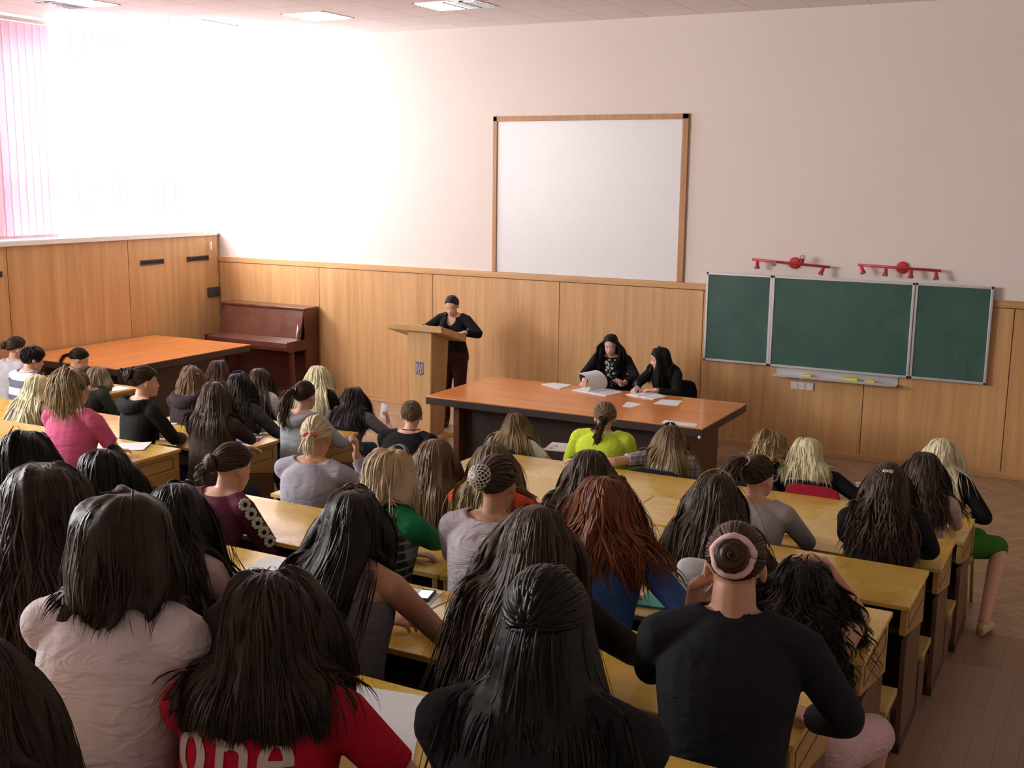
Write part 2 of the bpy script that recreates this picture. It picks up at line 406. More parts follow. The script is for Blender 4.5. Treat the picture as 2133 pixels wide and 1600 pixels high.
tr.span((-3.29, y - .09, .868), (-1.99, y + .055, .876)).span((-3.29, y - .094, .868), (-1.99, y - .088, .893)).span((-3.29, y + .048, .868), (-1.99, y + .055, .955))
tr.build('chalk_tray', M_ALU, t)
M_SPONGE = plain('yellow_sponge', (.80, .62, .14), .9, bump=.5, scale=120)
M_SPONGE2 = plain('bright_yellow_cloth', (.78, .72, .05), .9, bump=.5, scale=90)
def sponge(x, w, h, m, label):
    tag(base(MB().span((x - w / 2, FY - .165, .8765), (x + w / 2, FY - .11, .8765 + h)).build('sponge', m, bevel=.006), (x, FY - .14, .8765)), label, 'sponge', 'sponges in the chalk tray')
sponge(-2.93, .11, .034, M_SPONGE, 'orange yellow board sponge at the left end of the chalk tray')
sponge(-2.47, .17, .038, M_SPONGE2, 'long lemon yellow board cloth in the middle of the chalk tray')
sponge(-2.26, .10, .034, M_SPONGE, 'orange yellow board sponge right of the lemon yellow cloth')
for k, x in enumerate((-2.155, -2.13, -2.10, -2.075, -2.045)):
    tag(base(MB().tube([(x, FY - .15 + .01 * (k % 2), .882), (x + .028, FY - .14, .882)], .0055, 8).build('chalk', M_BOARDW, smooth=False), (x, FY - .145, .8765)), 'short white chalk piece at the right end of the chalk tray', 'chalk', 'chalk pieces in the tray')

M_SOCK = plain('white_socket_plastic', (.72, .70, .66), .35)
def socket(x, z, kind, label):
    t = thing('wall_socket' if kind else 'wall_plate', label, 'socket' if kind else 'plate', (x, FY - .028, z), 'electric plates under the chalkboard')
    MB().span((x - .041, FY - .044, z - .042), (x + .041, FY - .0282, z + .042)).build('cover', M_SOCK, t, bevel=.005)
    if kind:
        R = Matrix.Rotation(PI / 2, 3, 'X')
        MB().lathe([(.031, 0), (.031, .004), (.024, .004), (.024, .001)], (x, FY - .0445, z), 20, R).build('rim', M_SOCK, t)
        h = MB()
        for dx in (-.0095, .0095): h.lathe([(.0035, 0), (.0035, .003)], (x + dx, FY - .0442, z), 10, R)
        h.build('pin_hole', M_OFF, t)
socket(-3.082, .762, 1, 'white wall socket at the left of the three plates')
socket(-2.998, .762, 1, 'white wall socket in the middle of the three plates')
socket(-2.914, .762, 0, 'blank white wall plate at the right of the sockets')
tag(base(MB().span((-3.025, FY - .037, .828), (-2.99, FY - .0282, .842)).build('wall_clip', M_SOCK, bevel=.002), (-3.005, FY - .028, .835)), 'tiny white clip on the panelling above the wall sockets', 'clip')

M_RED = plain('glossy_red_metal', (.52, .035, .05), .28, .1)
M_BULB = plain('lamp_reflector', (.75, .74, .70), .15, .6)
def spot_rail(xa, za, xb, zb, xd, heads, label):
    t = thing('spotlight_rail', label, 'spotlight', (xd, FY, (za + zb) / 2), 'red spotlight rails above the chalkboard')
    y = FY - .09; zd = za + (zb - za) * (xd - xa) / (xb - xa); R = Matrix.Rotation(PI / 2, 3, 'X')
    MB().tube([(xa, y, za), (xb, y, zb)], .014, 12).build('rail', M_RED, t, smooth=True)
    MB().lathe([(.062, -.0002), (.062, .022), (.05, .034), (.012, .036), (.012, .09)], (xd, FY, zd), 28, R).build('wall_disc', M_RED, t, smooth=False)
    for x, d in heads:
        z = za + (zb - za) * (x - xa) / (xb - xa); d = Vector(d).normalized(); q = d.to_track_quat('Z', 'Y').to_matrix()
        c = Vector((x, y - .012, z)); s = c + d * .03
        h = MB().tube([(x, y, z), s], .006, 8).lathe([(.016, -.012), (.019, 0), (.021, .035), (.032, .062), (.031, .064), (.02, .036), (.004, .03)], s, 20, q).build('spot_head', M_RED, t, smooth=True)
        MB().lathe([(.003, .05), (.028, .0605), (.002, .0615)], s, 16, q).build('bulb', M_BULB, h)
spot_rail(-3.61, 2.128, -2.765, 2.082, -3.161, [(-3.55, (.1, -.35, -1)), (-3.36, (.2, -1, -.15)), (-3.06, (.15, -.4, .8)), (-2.82, (-.35, -.45, -1))], 'red rail with four spotlights, left of the two above the chalkboard')
spot_rail(-2.47, 2.12, -1.64, 2.098, -2.035, [(-2.44, (.45, -.4, -1)), (-2.18, (0, -.45, -1)), (-1.93, (.05, -.4, -1)), (-1.69, (.2, -.5, -1))], 'red rail with four spotlights, right of the two above the chalkboard')

# ------------------------------------------------------------------ upright piano in the corner
def m_piano(name, a, b, dust=0):
    q = NT(name); n = q.noise(q.coords(scale=(.6, 5, 6)), 2, 5, .6, .5); c = q.ramp(n, [(.35, a), (.75, b)])
    if dust:
        w = q.noise(q.coords(scale=(1.5, 1, 1)), 3, 7, .7, .4); c = q.mix(q.ramp(w, [(.4, (0, 0, 0)), (.75, (dust,) * 3)]), c, (.36, .22, .17))
    q.base(c); q.set(.3, coat=.3); return q.m
M_PIA = m_piano('mahogany_lacquer', (.065, .014, .009), (.12, .027, .016)); M_PIAF = m_piano('dusty_mahogany_lacquer', (.085, .024, .015), (.14, .040, .023), .22)
t = thing('upright_piano', 'reddish brown upright piano against the front wall in the corner', 'piano', (-10.35, 12.05, 0))
X0, X1 = -11.10, -9.62
MB().span((X0, 12.08, 1.19), (X1, 12.385, 1.222)).build('top_lid', M_PIAF, t, bevel=.006)
for a in (X0, X1 - .035):
    MB().span((a, 12.09, .02), (a + .035, 12.385, 1.19)).build('side_panel', M_PIA, t, bevel=.004)
    MB().span((a, 11.735, .66), (a + .035, 12.09, .80)).build('key_cheek', M_PIA, t, bevel=.004)
    xc = a + .0175
    MB().hexa([(xc - .035, 11.78, 0), (xc + .035, 11.78, 0), (xc + .035, 11.85, 0), (xc - .035, 11.85, 0), (xc - .02, 11.78, .66), (xc + .02, 11.78, .66), (xc + .02, 11.84, .66), (xc - .02, 11.84, .66)]).build('leg', M_PIA, t, bevel=.004)
MB().hexa([(X0 + .035, 12.0, .80), (X1 - .035, 12.0, .80), (X1 - .035, 12.03, .80), (X0 + .035, 12.03, .80), (X0 + .035, 12.10, 1.188), (X1 - .035, 12.10, 1.188), (X1 - .035, 12.13, 1.188), (X0 + .035, 12.13, 1.188)]).build('music_panel', M_PIAF, t, bevel=.003)
MB().span((X0 + .035, 11.74, .672), (X1 - .035, 12.1, .72)).build('key_bed', M_PIA, t, bevel=.004)
MB().hexa([(X0 + .035, 11.745, .72), (X1 - .035, 11.745, .72), (X1 - .035, 12.02, .72), (X0 + .035, 12.02, .72), (X0 + .035, 11.75, .785), (X1 - .035, 11.75, .785), (X1 - .035, 12.02, .812), (X0 + .035, 12.02, .812)]).build('keyboard_lid', M_PIAF, t, bevel=.008)
MB().span((X0 + .035, 12.12, .1), (X1 - .035, 12.14, .672)).build('lower_panel', M_PIA, t)
MB().span((X0, 11.95, .02), (X1, 12.385, .1)).build('bottom_board', M_PIA, t, bevel=.004)
MB().span((X0 + .01, 12.36, .1), (X1 - .01, 12.384, 1.19)).build('back_panel', M_PIA, t)
M_BRASS = plain('brass', (.55, .38, .12), .3, .9)
for dx in (-.07, .07): MB().hexa([(-10.36 + dx - .018, 11.87, .05), (-10.36 + dx + .018, 11.87, .05), (-10.36 + dx + .018, 12.0, .06), (-10.36 + dx - .018, 12.0, .06), (-10.36 + dx - .018, 11.87, .062), (-10.36 + dx + .018, 11.87, .062), (-10.36 + dx + .018, 12.0, .072), (-10.36 + dx - .018, 12.0, .072)]).build('pedal', M_BRASS, t)
for a in (X0 + .08, X1 - .08):
    for y in (12.0, 12.34): MB().lathe([(.012, 0), (.014, .012), (.01, .02)], (a, y, 0), 12).build('caster', M_BRASS, t)
M_PAPER = plain('white_paper', (.80, .81, .84), .6, var=.01)
# a sheet standing at the right end of the keyboard lid
tag(base(MB().hexa([(-9.70, 11.985, .8115), (-9.662, 11.93, .8115), (-9.661, 11.932, .8115), (-9.699, 11.988, .8115), (-9.70, 12.02, 1.0), (-9.662, 11.985, .95), (-9.661, 11.987, .95), (-9.699, 12.023, 1.0)]).build('paper_sheet', M_PAPER), (-9.68, 11.96, .8115)), 'narrow white sheet propped at the right end of the piano lid', 'paper')

# ------------------------------------------------------------------ tables
M_TOP = wood('cherry_table_top', (.60, .19, .045), (.76, .29, .075), 'X', .8, .27, .35)
M_TOPY = wood('cherry_table_top_long', (.60, .19, .045), (.76, .29, .075), 'Y', .8, .27, .35)
M_TDARK = plain('dark_brown_laminate', (.040, .026, .022), .4, var=.15)
M_TLEG = plain('brown_table_leg', (.13, .045, .025), .4, var=.15)
def big_table(x0, x1, y0, y1, zt, mt, label, inset=.22, lw=.05):
    t = thing('conference_table', label, 'table', ((x0 + x1) / 2, (y0 + y1) / 2, 0))
    MB().span((x0, y0, zt - .012), (x1, y1, zt)).build('tabletop', mt, t, bevel=.003)
    e = .03; f = MB()
    f.span((x0 + .002, y0 + .002, zt - .085), (x1 - .002, y0 + e, zt - .0125)).span((x0 + .002, y1 - e, zt - .085), (x1 - .002, y1 - .002, zt - .0125))
    f.span((x0 + .002, y0 + e, zt - .085), (x0 + e, y1 - e, zt - .0125)).span((x1 - e, y0 + e, zt - .085), (x1 - .002, y1 - e, zt - .0125))
    f.build('apron', M_TDARK, t, bevel=.003)
    return t
t = big_table(-6.21, -3.23, 9.735, 11.10, .76, M_TOP, 'long cherry topped table with papers in front of the two seated women')
for a in (-5.97, -3.48): MB().span((a - .035, 9.95, 0), (a + .035, 10.88, .7475)).build('leg_panel', M_TLEG, t, bevel=.005)
MB().span((-5.93, 10.08, .06), (-3.52, 10.11, .7475)).build('modesty_panel', M_TDARK, t)
t = big_table(-11.36, -9.70, 8.88, 11.08, .85, M_TOPY, 'empty cherry topped table under the windows beside the piano')
for b in (9.15, 10.85): MB().span((-11.15, b - .035, 0), (-9.95, b + .035, .8375)).build('leg_panel', M_TDARK, t, bevel=.005)
MB().span((-9.98, 9.19, .06), (-9.95, 10.81, .8375)).build('modesty_panel', M_TDARK, t)
base_bits = MB().lathe([(.012, 0), (.016, .01), (.012, .02), (.004, .024)], (-3.25, 9.72, .68), 12, Matrix.Rotation(PI / 2, 3, 'X'))
base_bits.build('corner_bolt', M_ALU, bpy.data.objects['conference_table'])

# ------------------------------------------------------------------ lectern
M_LEC = wood('pale_lectern_wood', (.50, .30, .12), (.66, .43, .19), 'Z', .9, .4, .05)
M_LECX = wood('pale_lectern_slab', (.50, .30, .12), (.66, .43, .19), 'X', .9, .4, .05)
t = thing('lectern', 'pale wooden lectern with a blue crest in front of the standing speaker', 'lectern', (-7.0, 11.0, 0))
a, b = -7.375, -6.645
MB().hexa([(a, 10.75, 1.262), (b, 10.75, 1.262), (b, 11.30, 1.095), (a, 11.30, 1.095), (a, 10.75, 1.335), (b, 10.75, 1.335), (b, 11.30, 1.175), (a, 11.30, 1.175)]).build('reading_slab', M_LECX, t, bevel=.004)
def octo(x0, x1, y0, y1, c): return [(x0 + c, y0), (x1 - .01, y0), (x1, y0 + .01), (x1, y1), (x0, y1), (x0, y0 + c)]
lo = octo(-7.135, -6.855, 10.85, 11.15, .045); hi = octo(-7.185, -6.825, 10.83, 11.20, .05); n = len(lo)
m = MB(); m.add([(x, y, .03) for x, y in lo] + [(x, y, 1.262 - .304 * (y - 10.75) - .001) for x, y in hi], [tuple(range(n))[::-1], tuple(range(n, 2 * n))] + [(i, (i + 1) % n, (i + 1) % n + n, i + n) for i in range(n)])
m.build('column', M_LEC, t, bevel=.004)
MB().hexa([(-7.25, 10.70, 0), (-6.74, 10.70, 0), (-6.74, 11.22, 0), (-7.25, 11.22, 0), (-7.23, 10.72, .03), (-6.76, 10.72, .03), (-6.76, 11.2, .03), (-7.23, 11.2, .03)]).build('base', M_LECX, t, bevel=.004)
# crest on the front of the column: a blue shield with a golden three pronged emblem
M_BLUE = plain('crest_blue', (.07, .11, .42), .4); M_GOLD = plain('crest_gold', (.62, .45, .22), .4)
cx, cz, sw, sh = -6.99, .815, .052, .078
def crestmap(th, off):
    def f(x, y, z):
        zz = cz + y * sh; yy = 10.85 - (.02) * (zz - .03) / 1.23 - off - th * z
        return (cx + x * sw, yy, zz)
    return f
shield = [(-1, 1), (1, 1), (1, -.72), (.55, -.86), (.0, -1.0), (-.55, -.86), (-1, -.72)]
c = MB().prism(shield[::-1], crestmap(.004, .0005)).build('crest', M_BLUE, t)
def strip(m, pts, w, f):
    for (xa, ya), (xb, yb) in zip(pts, pts[1:]):
        d = Vector((xb - xa, (yb - ya) * sh / sw)).normalized(); nx, ny = -d.y * w, d.x * w * sw / sh
        m.prism([(xa - nx, ya - ny), (xb - nx, yb - ny), (xb + nx, yb + ny), (xa + nx, ya + ny)], f)
e = MB(); f = crestmap(.0025, .0045)
for s in (-1, 1):
    strip(e, [(s * .80, .80), (s * .80, -.50)], .08, f); strip(e, [(s * .80, -.50), (s * .12, -.50)], .07, f)
    strip(e, [(s * .80, .80), (s * .52, .55), (s * .42, .2), (s * .30, -.10), (s * .30, -.5), (s * .12, -.78), (0, -.9)], .08, f)
    strip(e, [(s * .52, -.10), (s * .30, -.14), (s * .1, -.02)], .06, f); strip(e, [(s * .08, .85), (s * .10, .1), (s * .30, -.30)], .06, f)
e.prism([(-.10, .0), (.10, .0), (.07, .9), (0, .96), (-.07, .9)], f); e.build('emblem', M_GOLD, c)

# ------------------------------------------------------------------ student desks and benches
def m_desk():
    q = NT('yellow_varnished_desk'); n1 = q.noise(q.coords(scale=(.5, 8, 8)), 1.5, 4, .6, .4); w = q.noise(q.coords(), 2.6, 8, .7, .3)
    c = q.ramp(n1, [(.3, (.62, .39, .065)), (.75, (.76, .51, .10))]); c = q.mix(q.ramp(w, [(.50, (0, 0, 0)), (.78, (.75, .75, .75))]), c, (.60, .46, .19))
    s = q.noise(q.coords(scale=(1, 2, 2)), 28, 5, .8); c = q.mix(q.ramp(s, [(.68, (0, 0, 0)), (.80, (.6, .6, .6))]), c, (.13, .075, .03))
    q.base(c); q.set(.28, coat=.25); q.link(q.ramp(w, [(.4, (.20, .20, .20)), (.7, (.5, .5, .5))]), q.b.inputs['Roughness']); q.bump(n1, .04, .002); return q.m
M_DESK = m_desk()
M_DSIDE = wood('desk_side_wood', (.36, .20, .06), (.50, .30, .095), 'Y', 1.2, .4, .05)
M_DDARK = plain('dark_stained_desk_base', (.05, .026, .015), .5, var=.2)
M_DLEG = wood('brown_desk_leg', (.10, .048, .024), (.17, .085, .04), 'Z', 1.2, .45)
M_BENCH = wood('yellow_bench_plank', (.45, .29, .07), (.58, .40, .12), 'X', 1.2, .4, .05)
def desk(x0, x1, Y, zf, label, group='student desks in rows', d=.58):
    t = thing('student_desk', label, 'desk', ((x0 + x1) / 2, Y - d / 2, zf), group); zt = zf + .76
    MB().span((x0, Y - d, zt - .024), (x1, Y, zt)).build('desktop', M_DESK, t, bevel=.004)
    for s, a in ((1, x0 + .012), (-1, x1 - .042)):
        b = a + .03
        p = MB().hexa([(a, Y - d + .01, zt - .15), (b, Y - d + .01, zt - .15), (b, Y - .012, zt - .27), (a, Y - .012, zt - .27), (a, Y - d + .01, zt - .0245), (b, Y - d + .01, zt - .0245), (b, Y - .012, zt - .0245), (a, Y - .012, zt - .0245)]).build('side_panel', M_DSIDE, t, bevel=.003)
        q = MB(); o = a - .002 if s > 0 else b - .001
        y0, y1, za, zb = Y - d + .07, Y - .07, zt - .13, zt - .055
        for u, v in (((y0, za), (y1, za - .004)), ((y0, zb), (y1, zb + .004)), ((y0, za), (y0 + .005, zb)), ((y1 - .005, za), (y1, zb))):
            q.span((o, min(u[0], v[0]), min(u[1], v[1])), (o + .003, max(u[0], v[0]), max(u[1], v[1])))
        q.build('inlay', M_DDARK, p)
        MB().span((a + .002, Y - .50, zf), (b - .002, Y - .06, zt - .20)).build('leg_board', M_DLEG, t, bevel=.003)
        MB().span((a - .005, Y - .53, zf), (b + .005, Y - .03, zf + .05)).build('foot', M_DDARK, t, bevel=.003)
    MB().span((x0 + .045, Y - .05, zf + .12), (x1 - .045, Y - .03, zt - .0245)).build('front_panel', M_DDARK, t)
    MB().span((x0 + .045, Y - d + .03, zt - .15), (x1 - .045, Y - .055, zt - .135)).build('book_shelf', M_DDARK, t)
    return t
def bench(x0, x1, Y, zf, label):
    t = thing('bench', label, 'bench', ((x0 + x1) / 2, Y - .92, zf), 'benches behind the student desks'); y0, y1 = Y - 1.045, Y - .77
    MB().span((x0, y0, zf + .405), (x1, y1, zf + .44)).build('seat', M_BENCH, t, bevel=.006)
    for a in (x0 + .02, x1 - .055):
        MB().span((a, y0 + .03, zf), (a + .035, y1 - .03, zf + .405)).build('support', M_DLEG, t, bevel=.004)
    MB().span((x0 + .06, (y0 + y1) / 2 - .012, zf + .15), (x1 - .06, (y0 + y1) / 2 + .012, zf + .25)).build('stretcher', M_DDARK, t)
    return t
ordn = ['first', 'second', 'third', 'fourth', 'fifth', 'sixth', 'seventh']
for k in range(7):
    Y, zf = ROWS[k]
    for x0, x1, side in ((-4.50, -2.617, 'left'), (-2.612, -.72, 'right')):
        desk(x0, x1, Y, zf, '%s half of the %s desk row from the front in the right seating block' % (side, ordn[k]))
        if k < 6: bench(x0, x1, Y, zf, 'yellow bench behind the %s half of the %s desk row, right seating block' % (side, ordn[k]))
for k in range(4):
    Y, zf = ROWS[k]
    for j, (x0, x1, side) in enumerate(((-7.69, -5.80, 'right'), (-9.59, -7.70, 'left'))):
        if k == 0 and j == 1: continue
        desk(x0, x1, Y, zf, '%s desk of the %s row from the front in the left seating block' % (side, ordn[k]))
        bench(x0, x1, Y, zf, 'bench behind the %s desk of the %s row in the left seating block' % (side, ordn[k]))
desk(-10.9, -9.02, 8.56, 0, 'desk set ahead of the rows beside the window-side table')
bench(-10.9, -9.02, 8.56, 0, 'bench behind the desk set ahead of the rows at far left')
# ------------------------------------------------------------------ people: shared pieces
def np_frame(yaw):
    """right, forward, up of somebody facing +Y turned left by yaw"""
    return Vector((math.cos(yaw), math.sin(yaw), 0)), Vector((-math.sin(yaw), math.cos(yaw), 0)), Vector((0, 0, 1))
def ell_r(d, c, a):
    c = np.array(c); a = np.array(a)
    A = ((d / a) ** 2).sum(1); B = (d * (c / a ** 2)).sum(1); C = ((c / a) ** 2).sum() - 1
    q = B * B - A * C; return np.where(q > 0, (B + np.sqrt(np.maximum(q, 0))) / A, 1e-4).clip(1e-4)
CRC, CRA = np.array((0, -.014, .028)), np.array((.0755, .096, .088))      # cranium
def head_r(d):
    rs = [ell_r(d, CRC, CRA), ell_r(d, (0, .034, -.030), (.060, .058, .076)), ell_r(d, (0, .044, -.068), (.047, .045, .045)), ell_r(d, (0, .070, -.094), (.02, .021, .018))]
    r = sum(q ** 22 for q in rs) ** (1 / 22.); p = d * r[:, None]; x, y, z = p.T; fr = (y > 0.02)
    nz = np.where(z > -.033, np.exp(-((z + .033) / .026) ** 2), np.exp(-((z + .033) / .008) ** 2))
    r = r + fr * (.021 * np.exp(-(x / np.where(z < -.02, .0125, .009)) ** 2) * nz
        - .011 * np.exp(-((abs(x) - .031) / .015) ** 2 - ((z + .001) / .011) ** 2)
        + .004 * np.exp(-((abs(x) - .026) / .022) ** 2 - ((z - .019) / .008) ** 2)
        + .005 * np.exp(-(x / .021) ** 2 - ((z + .064) / .009) ** 2) - .003 * np.exp(-(x / .02) ** 2 - ((z + .0635) / .003) ** 2)
        + .004 * np.exp(-((abs(x) - .04) / .02) ** 2 - ((z + .035) / .018) ** 2))
    return r
def head_shape(mb, Rh, E, s=1.0, seg=44, rings=30):
    th = np.linspace(0, PI, rings + 1)[1:-1]; ph = np.arange(seg) * 2 * PI / seg
    T, Pp = np.meshgrid(th, ph, indexing='ij')
    d = np.stack([np.sin(T) * np.cos(Pp), np.sin(T) * np.sin(Pp), np.cos(T)], -1).reshape(-1, 3)
    d = np.vstack([d, [[0, 0, 1], [0, 0, -1]]]); p = d * head_r(d)[:, None] * s
    p = p @ np.array(Rh).T + np.array(E); n = len(p) - 2
    fs = [(i * seg + k, (i + 1) * seg + k, (i + 1) * seg + (k + 1) % seg, i * seg + (k + 1) % seg) for i in range(rings - 2) for k in range(seg)]
    fs += [(n, k, (k + 1) % seg) for k in range(seg)] + [(n + 1, (rings - 2) * seg + (k + 1) % seg, (rings - 2) * seg + k) for k in range(seg)]
    mb.add(p.tolist(), fs)
    for sx in (-1, 1):   # ears
        q = Rh @ Matrix.Rotation(sx * .35, 3, 'Z') @ Matrix.Rotation(-.2, 3, 'X')
        mb.ball(Vector(E) + Rh @ (Vector((sx * .078, -.012, -.008)) * s), (.010 * s, .019 * s, .032 * s), 12, 8, q)
def chain(mb, pts, rad, sides=14, sub=3):
    """tapered limb with round ends"""
    P = [Vector(p) for p in pts]; out = []; rr = []
    for i in range(len(P) - 1):
        for k in range(sub):
            t = k / sub; out.append(P[i].lerp(P[i + 1], t)); rr.append(rad[i] + (rad[i + 1] - rad[i]) * t)
    out.append(P[-1]); rr.append(rad[-1])
    a = (out[0] - out[1]).normalized(); b = (out[-1] - out[-2]).normalized(); r0, r1 = rr[0], rr[-1]
    pre = [(out[0] + a * r0 * q, r0 * w) for q, w in ((.97, .2), (.75, .66), (.4, .92))]
    post = [(out[-1] + b * r1 * q, r1 * w) for q, w in ((.4, .92), (.75, .66), (.97, .2))]
    allp = [p for p, _ in pre] + out + [p for p, _ in post]; allr = [r for _, r in pre] + rr + [r for _, r in post]
    mb.tube(allp, allr, sides)
def loft(mb, secs, seg=22):
    """secs: (center, right, forward, half width, half depth)"""
    vs = []
    for c, r, f, w, d in secs:
        for k in range(seg):
            a = 2 * PI * k / seg; ca, sa = math.cos(a), math.sin(a)
            ex = .85
            vs.append(Vector(c) + r * (w * math.copysign(abs(ca) ** ex, ca)) + f * (d * math.copysign(abs(sa) ** ex, sa)))
    n = len(secs)
    fs = [(i * seg + k, i * seg + (k + 1) % seg, (i + 1) * seg + (k + 1) % seg, (i + 1) * seg + k) for i in range(n - 1) for k in range(seg)]
    fs += [tuple(range(seg))[::-1], tuple(range((n - 1) * seg, n * seg))]
    mb.add(vs, fs)
def remeshed(mb, voxel, smooth=3):
    """all shells of mb fused to one continuous skin"""
    me = mb.mesh('tmp'); ob = bpy.data.objects.new('tmp', me); COL.objects.link(ob)
    r = ob.modifiers.new('r', 'REMESH'); r.mode = 'VOXEL'; r.voxel_size = voxel
    if smooth: q = ob.modifiers.new('s', 'SMOOTH'); q.factor = .5; q.iterations = smooth
    dg = bpy.context.evaluated_depsgraph_get(); out = bpy.data.meshes.new_from_object(ob.evaluated_get(dg), depsgraph=dg)
    bpy.data.objects.remove(ob); bpy.data.meshes.remove(me)
    out.polygons.foreach_set('use_smooth', [True] * len(out.polygons)); return out
def link_mesh(name, me, mat, parent, label=None):
    ob = bpy.data.objects.new(name, me); COL.objects.link(ob); me.materials.clear(); me.materials.append(mat)
    if parent is not None: attach(ob, parent)
    if label: ob['label'] = label
    return ob
def ik(S, W, l1, l2, pole):
    d = W - S; L = d.length
    if L > (l1 + l2) * .995: W = S + d * ((l1 + l2) * .995 / L); d = W - S; L = d.length
    a = (l1 * l1 - l2 * l2 + L * L) / (2 * L); h = math.sqrt(max(l1 * l1 - a * a, 0)); u = d / L
    p = (pole - u * pole.dot(u)).normalized(); return S + u * a + p * h, W
def hand(mb, W, d, n, lat, curl=.35, s=1.0, thumb=1.0):
    """d: fingers point here, n: back of the hand, lat: towards the thumb"""
    d = d.normalized(); lat = (lat - d * lat.dot(d)).normalized(); n = d.cross(lat) * (1 if d.cross(lat).dot(n) > 0 else -1)
    mb.tube([W - d * .02 * s, W + d * .012 * s, W + d * .045 * s, W + d * .078 * s, W + d * .092 * s], [.016 * s, .0155 * s, .0145 * s, .0135 * s, .009 * s], 14, flat=2.55, up=lat)
    for k, (o, L) in enumerate(((.029, .072), (.0098, .080), (-.0098, .074), (-.028, .058))):
        p = W + d * (.082 - .004 * abs(k - 1)) * s + lat * o * s; v = (d + lat * o * 3.2).normalized(); pts = [p - v * .012 * s]
        c = curl * (1 + .13 * k); a = c * .45
        for q, fr in enumerate((.45, .31, .24)):
            dirv = v * math.cos(a) - n * math.sin(a); p = p + dirv * L * fr * s; pts.append(p); a += c
        chain(mb, [pts[0], pts[1], pts[2], pts[3]], [.0092 * s, .0086 * s, .0078 * s, .0068 * s], 10, 2)
    b = W + d * .018 * s + lat * .026 * s; v = (d * .62 + lat * .68 * thumb - n * .35).normalized(); v2 = (d * .9 + lat * .25 * thumb - n * .35).normalized()
    chain(mb, [b - v * .01, b + v * .040 * s, b + v * .040 * s + v2 * .034 * s, b + v * .040 * s + v2 * .058 * s], [.0125 * s, .0112 * s, .0098 * s, .0080 * s], 10, 2)

# ---- materials of people
def m_skin(name, c):
    if name in _mats: return _mats[name]
    q = NT(name); n = q.noise(q.coords(), 25, 4); q.base(q.ramp(n, [(.3, sc(c, .93)), (.7, sc(c, 1.05))])); q.set(.48, spec=.4)
    q.b.inputs['Subsurface Weight'].default_value = 0; _mats[name] = q.m; return q.m
SKIN = {'fair': m_skin('fair_skin', (.66, .37, .27)), 'tan': m_skin('tanned_skin', (.52, .27, .175)), 'pale': m_skin('pale_skin', (.70, .43, .34))}
def m_hair(name, dark, light, root=None):
    if name in _mats: return _mats[name]
    q = NT(name); a = q.node('ShaderNodeAttribute', attribute_name='lock'); sp = q.node('ShaderNodeSeparateColor'); q.link(a.outputs['Color'], sp.inputs[0])
    cb = q.node('ShaderNodeCombineXYZ')
    def ma(x, k, y=None):
        m = q.node('ShaderNodeMath', operation='MULTIPLY_ADD'); q.link(x, m.inputs[0]); m.inputs[1].default_value = k
        if y is not None: q.link(y, m.inputs[2])
        else: m.inputs[2].default_value = 0
        return m.outputs[0]
    m0 = q.node('ShaderNodeValue'); m0.outputs[0].default_value = -.38
    r0 = ma(sp.outputs[0], 57); q.link(ma(sp.outputs[2], 7, r0), cb.inputs[0]); q.link(ma(sp.outputs[1], 2.0), cb.inputs[1]); q.link(ma(sp.outputs[0], 13), cb.inputs[2])
    n = q.noise(cb.outputs[0], 1.6, 4, .6); f = ma(sp.outputs[0], .45, ma(n, 1.5, m0.outputs[0]))
    c = q.ramp(f, [(.25, dark), (.85, light)])
    if root: c = q.mix(q.ramp(sp.outputs[1], [(.05, (1, 1, 1)), (.45, (0, 0, 0))]), c, root)
    q.base(c); q.set(.40, spec=.22); q.bump(n, .45, .002); _mats[name] = q.m; return q.m
HAIR = {
    'black': m_hair('black_hair', (.0018, .0016, .0016), (.006, .0045, .004)),
    'dark': m_hair('dark_brown_hair', (.006, .0035, .0025), (.022, .012, .008)),
    'brown': m_hair('brown_hair', (.016, .0095, .006), (.078, .044, .026)),
    'deep': m_hair('deep_brown_hair', (.006, .0036, .0025), (.055, .032, .021)),
    'ltbrown': m_hair('light_brown_hair', (.075, .044, .023), (.22, .135, .07)),
    'ash': m_hair('ash_blonde_hair', (.13, .10, .058), (.36, .28, .17)),
    'blond': m_hair('blonde_hair', (.24, .165, .075), (.62, .48, .26), (.20, .14, .07)),
    'dirty': m_hair('dark_blonde_hair', (.12, .08, .035), (.38, .27, .135), (.10, .065, .03)),
    'platinum': m_hair('platinum_hair', (.52, .45, .25), (.86, .80, .55)),
    'pale': m_hair('pale_blonde_hair', (.42, .32, .21), (.74, .62, .46), (.42, .29, .15)),
    'red': m_hair('auburn_hair', (.060, .017, .007), (.27, .075, .022)),
    'auburn': m_hair('dark_auburn_hair', (.022, .010, .006), (.075, .032, .017)),
}
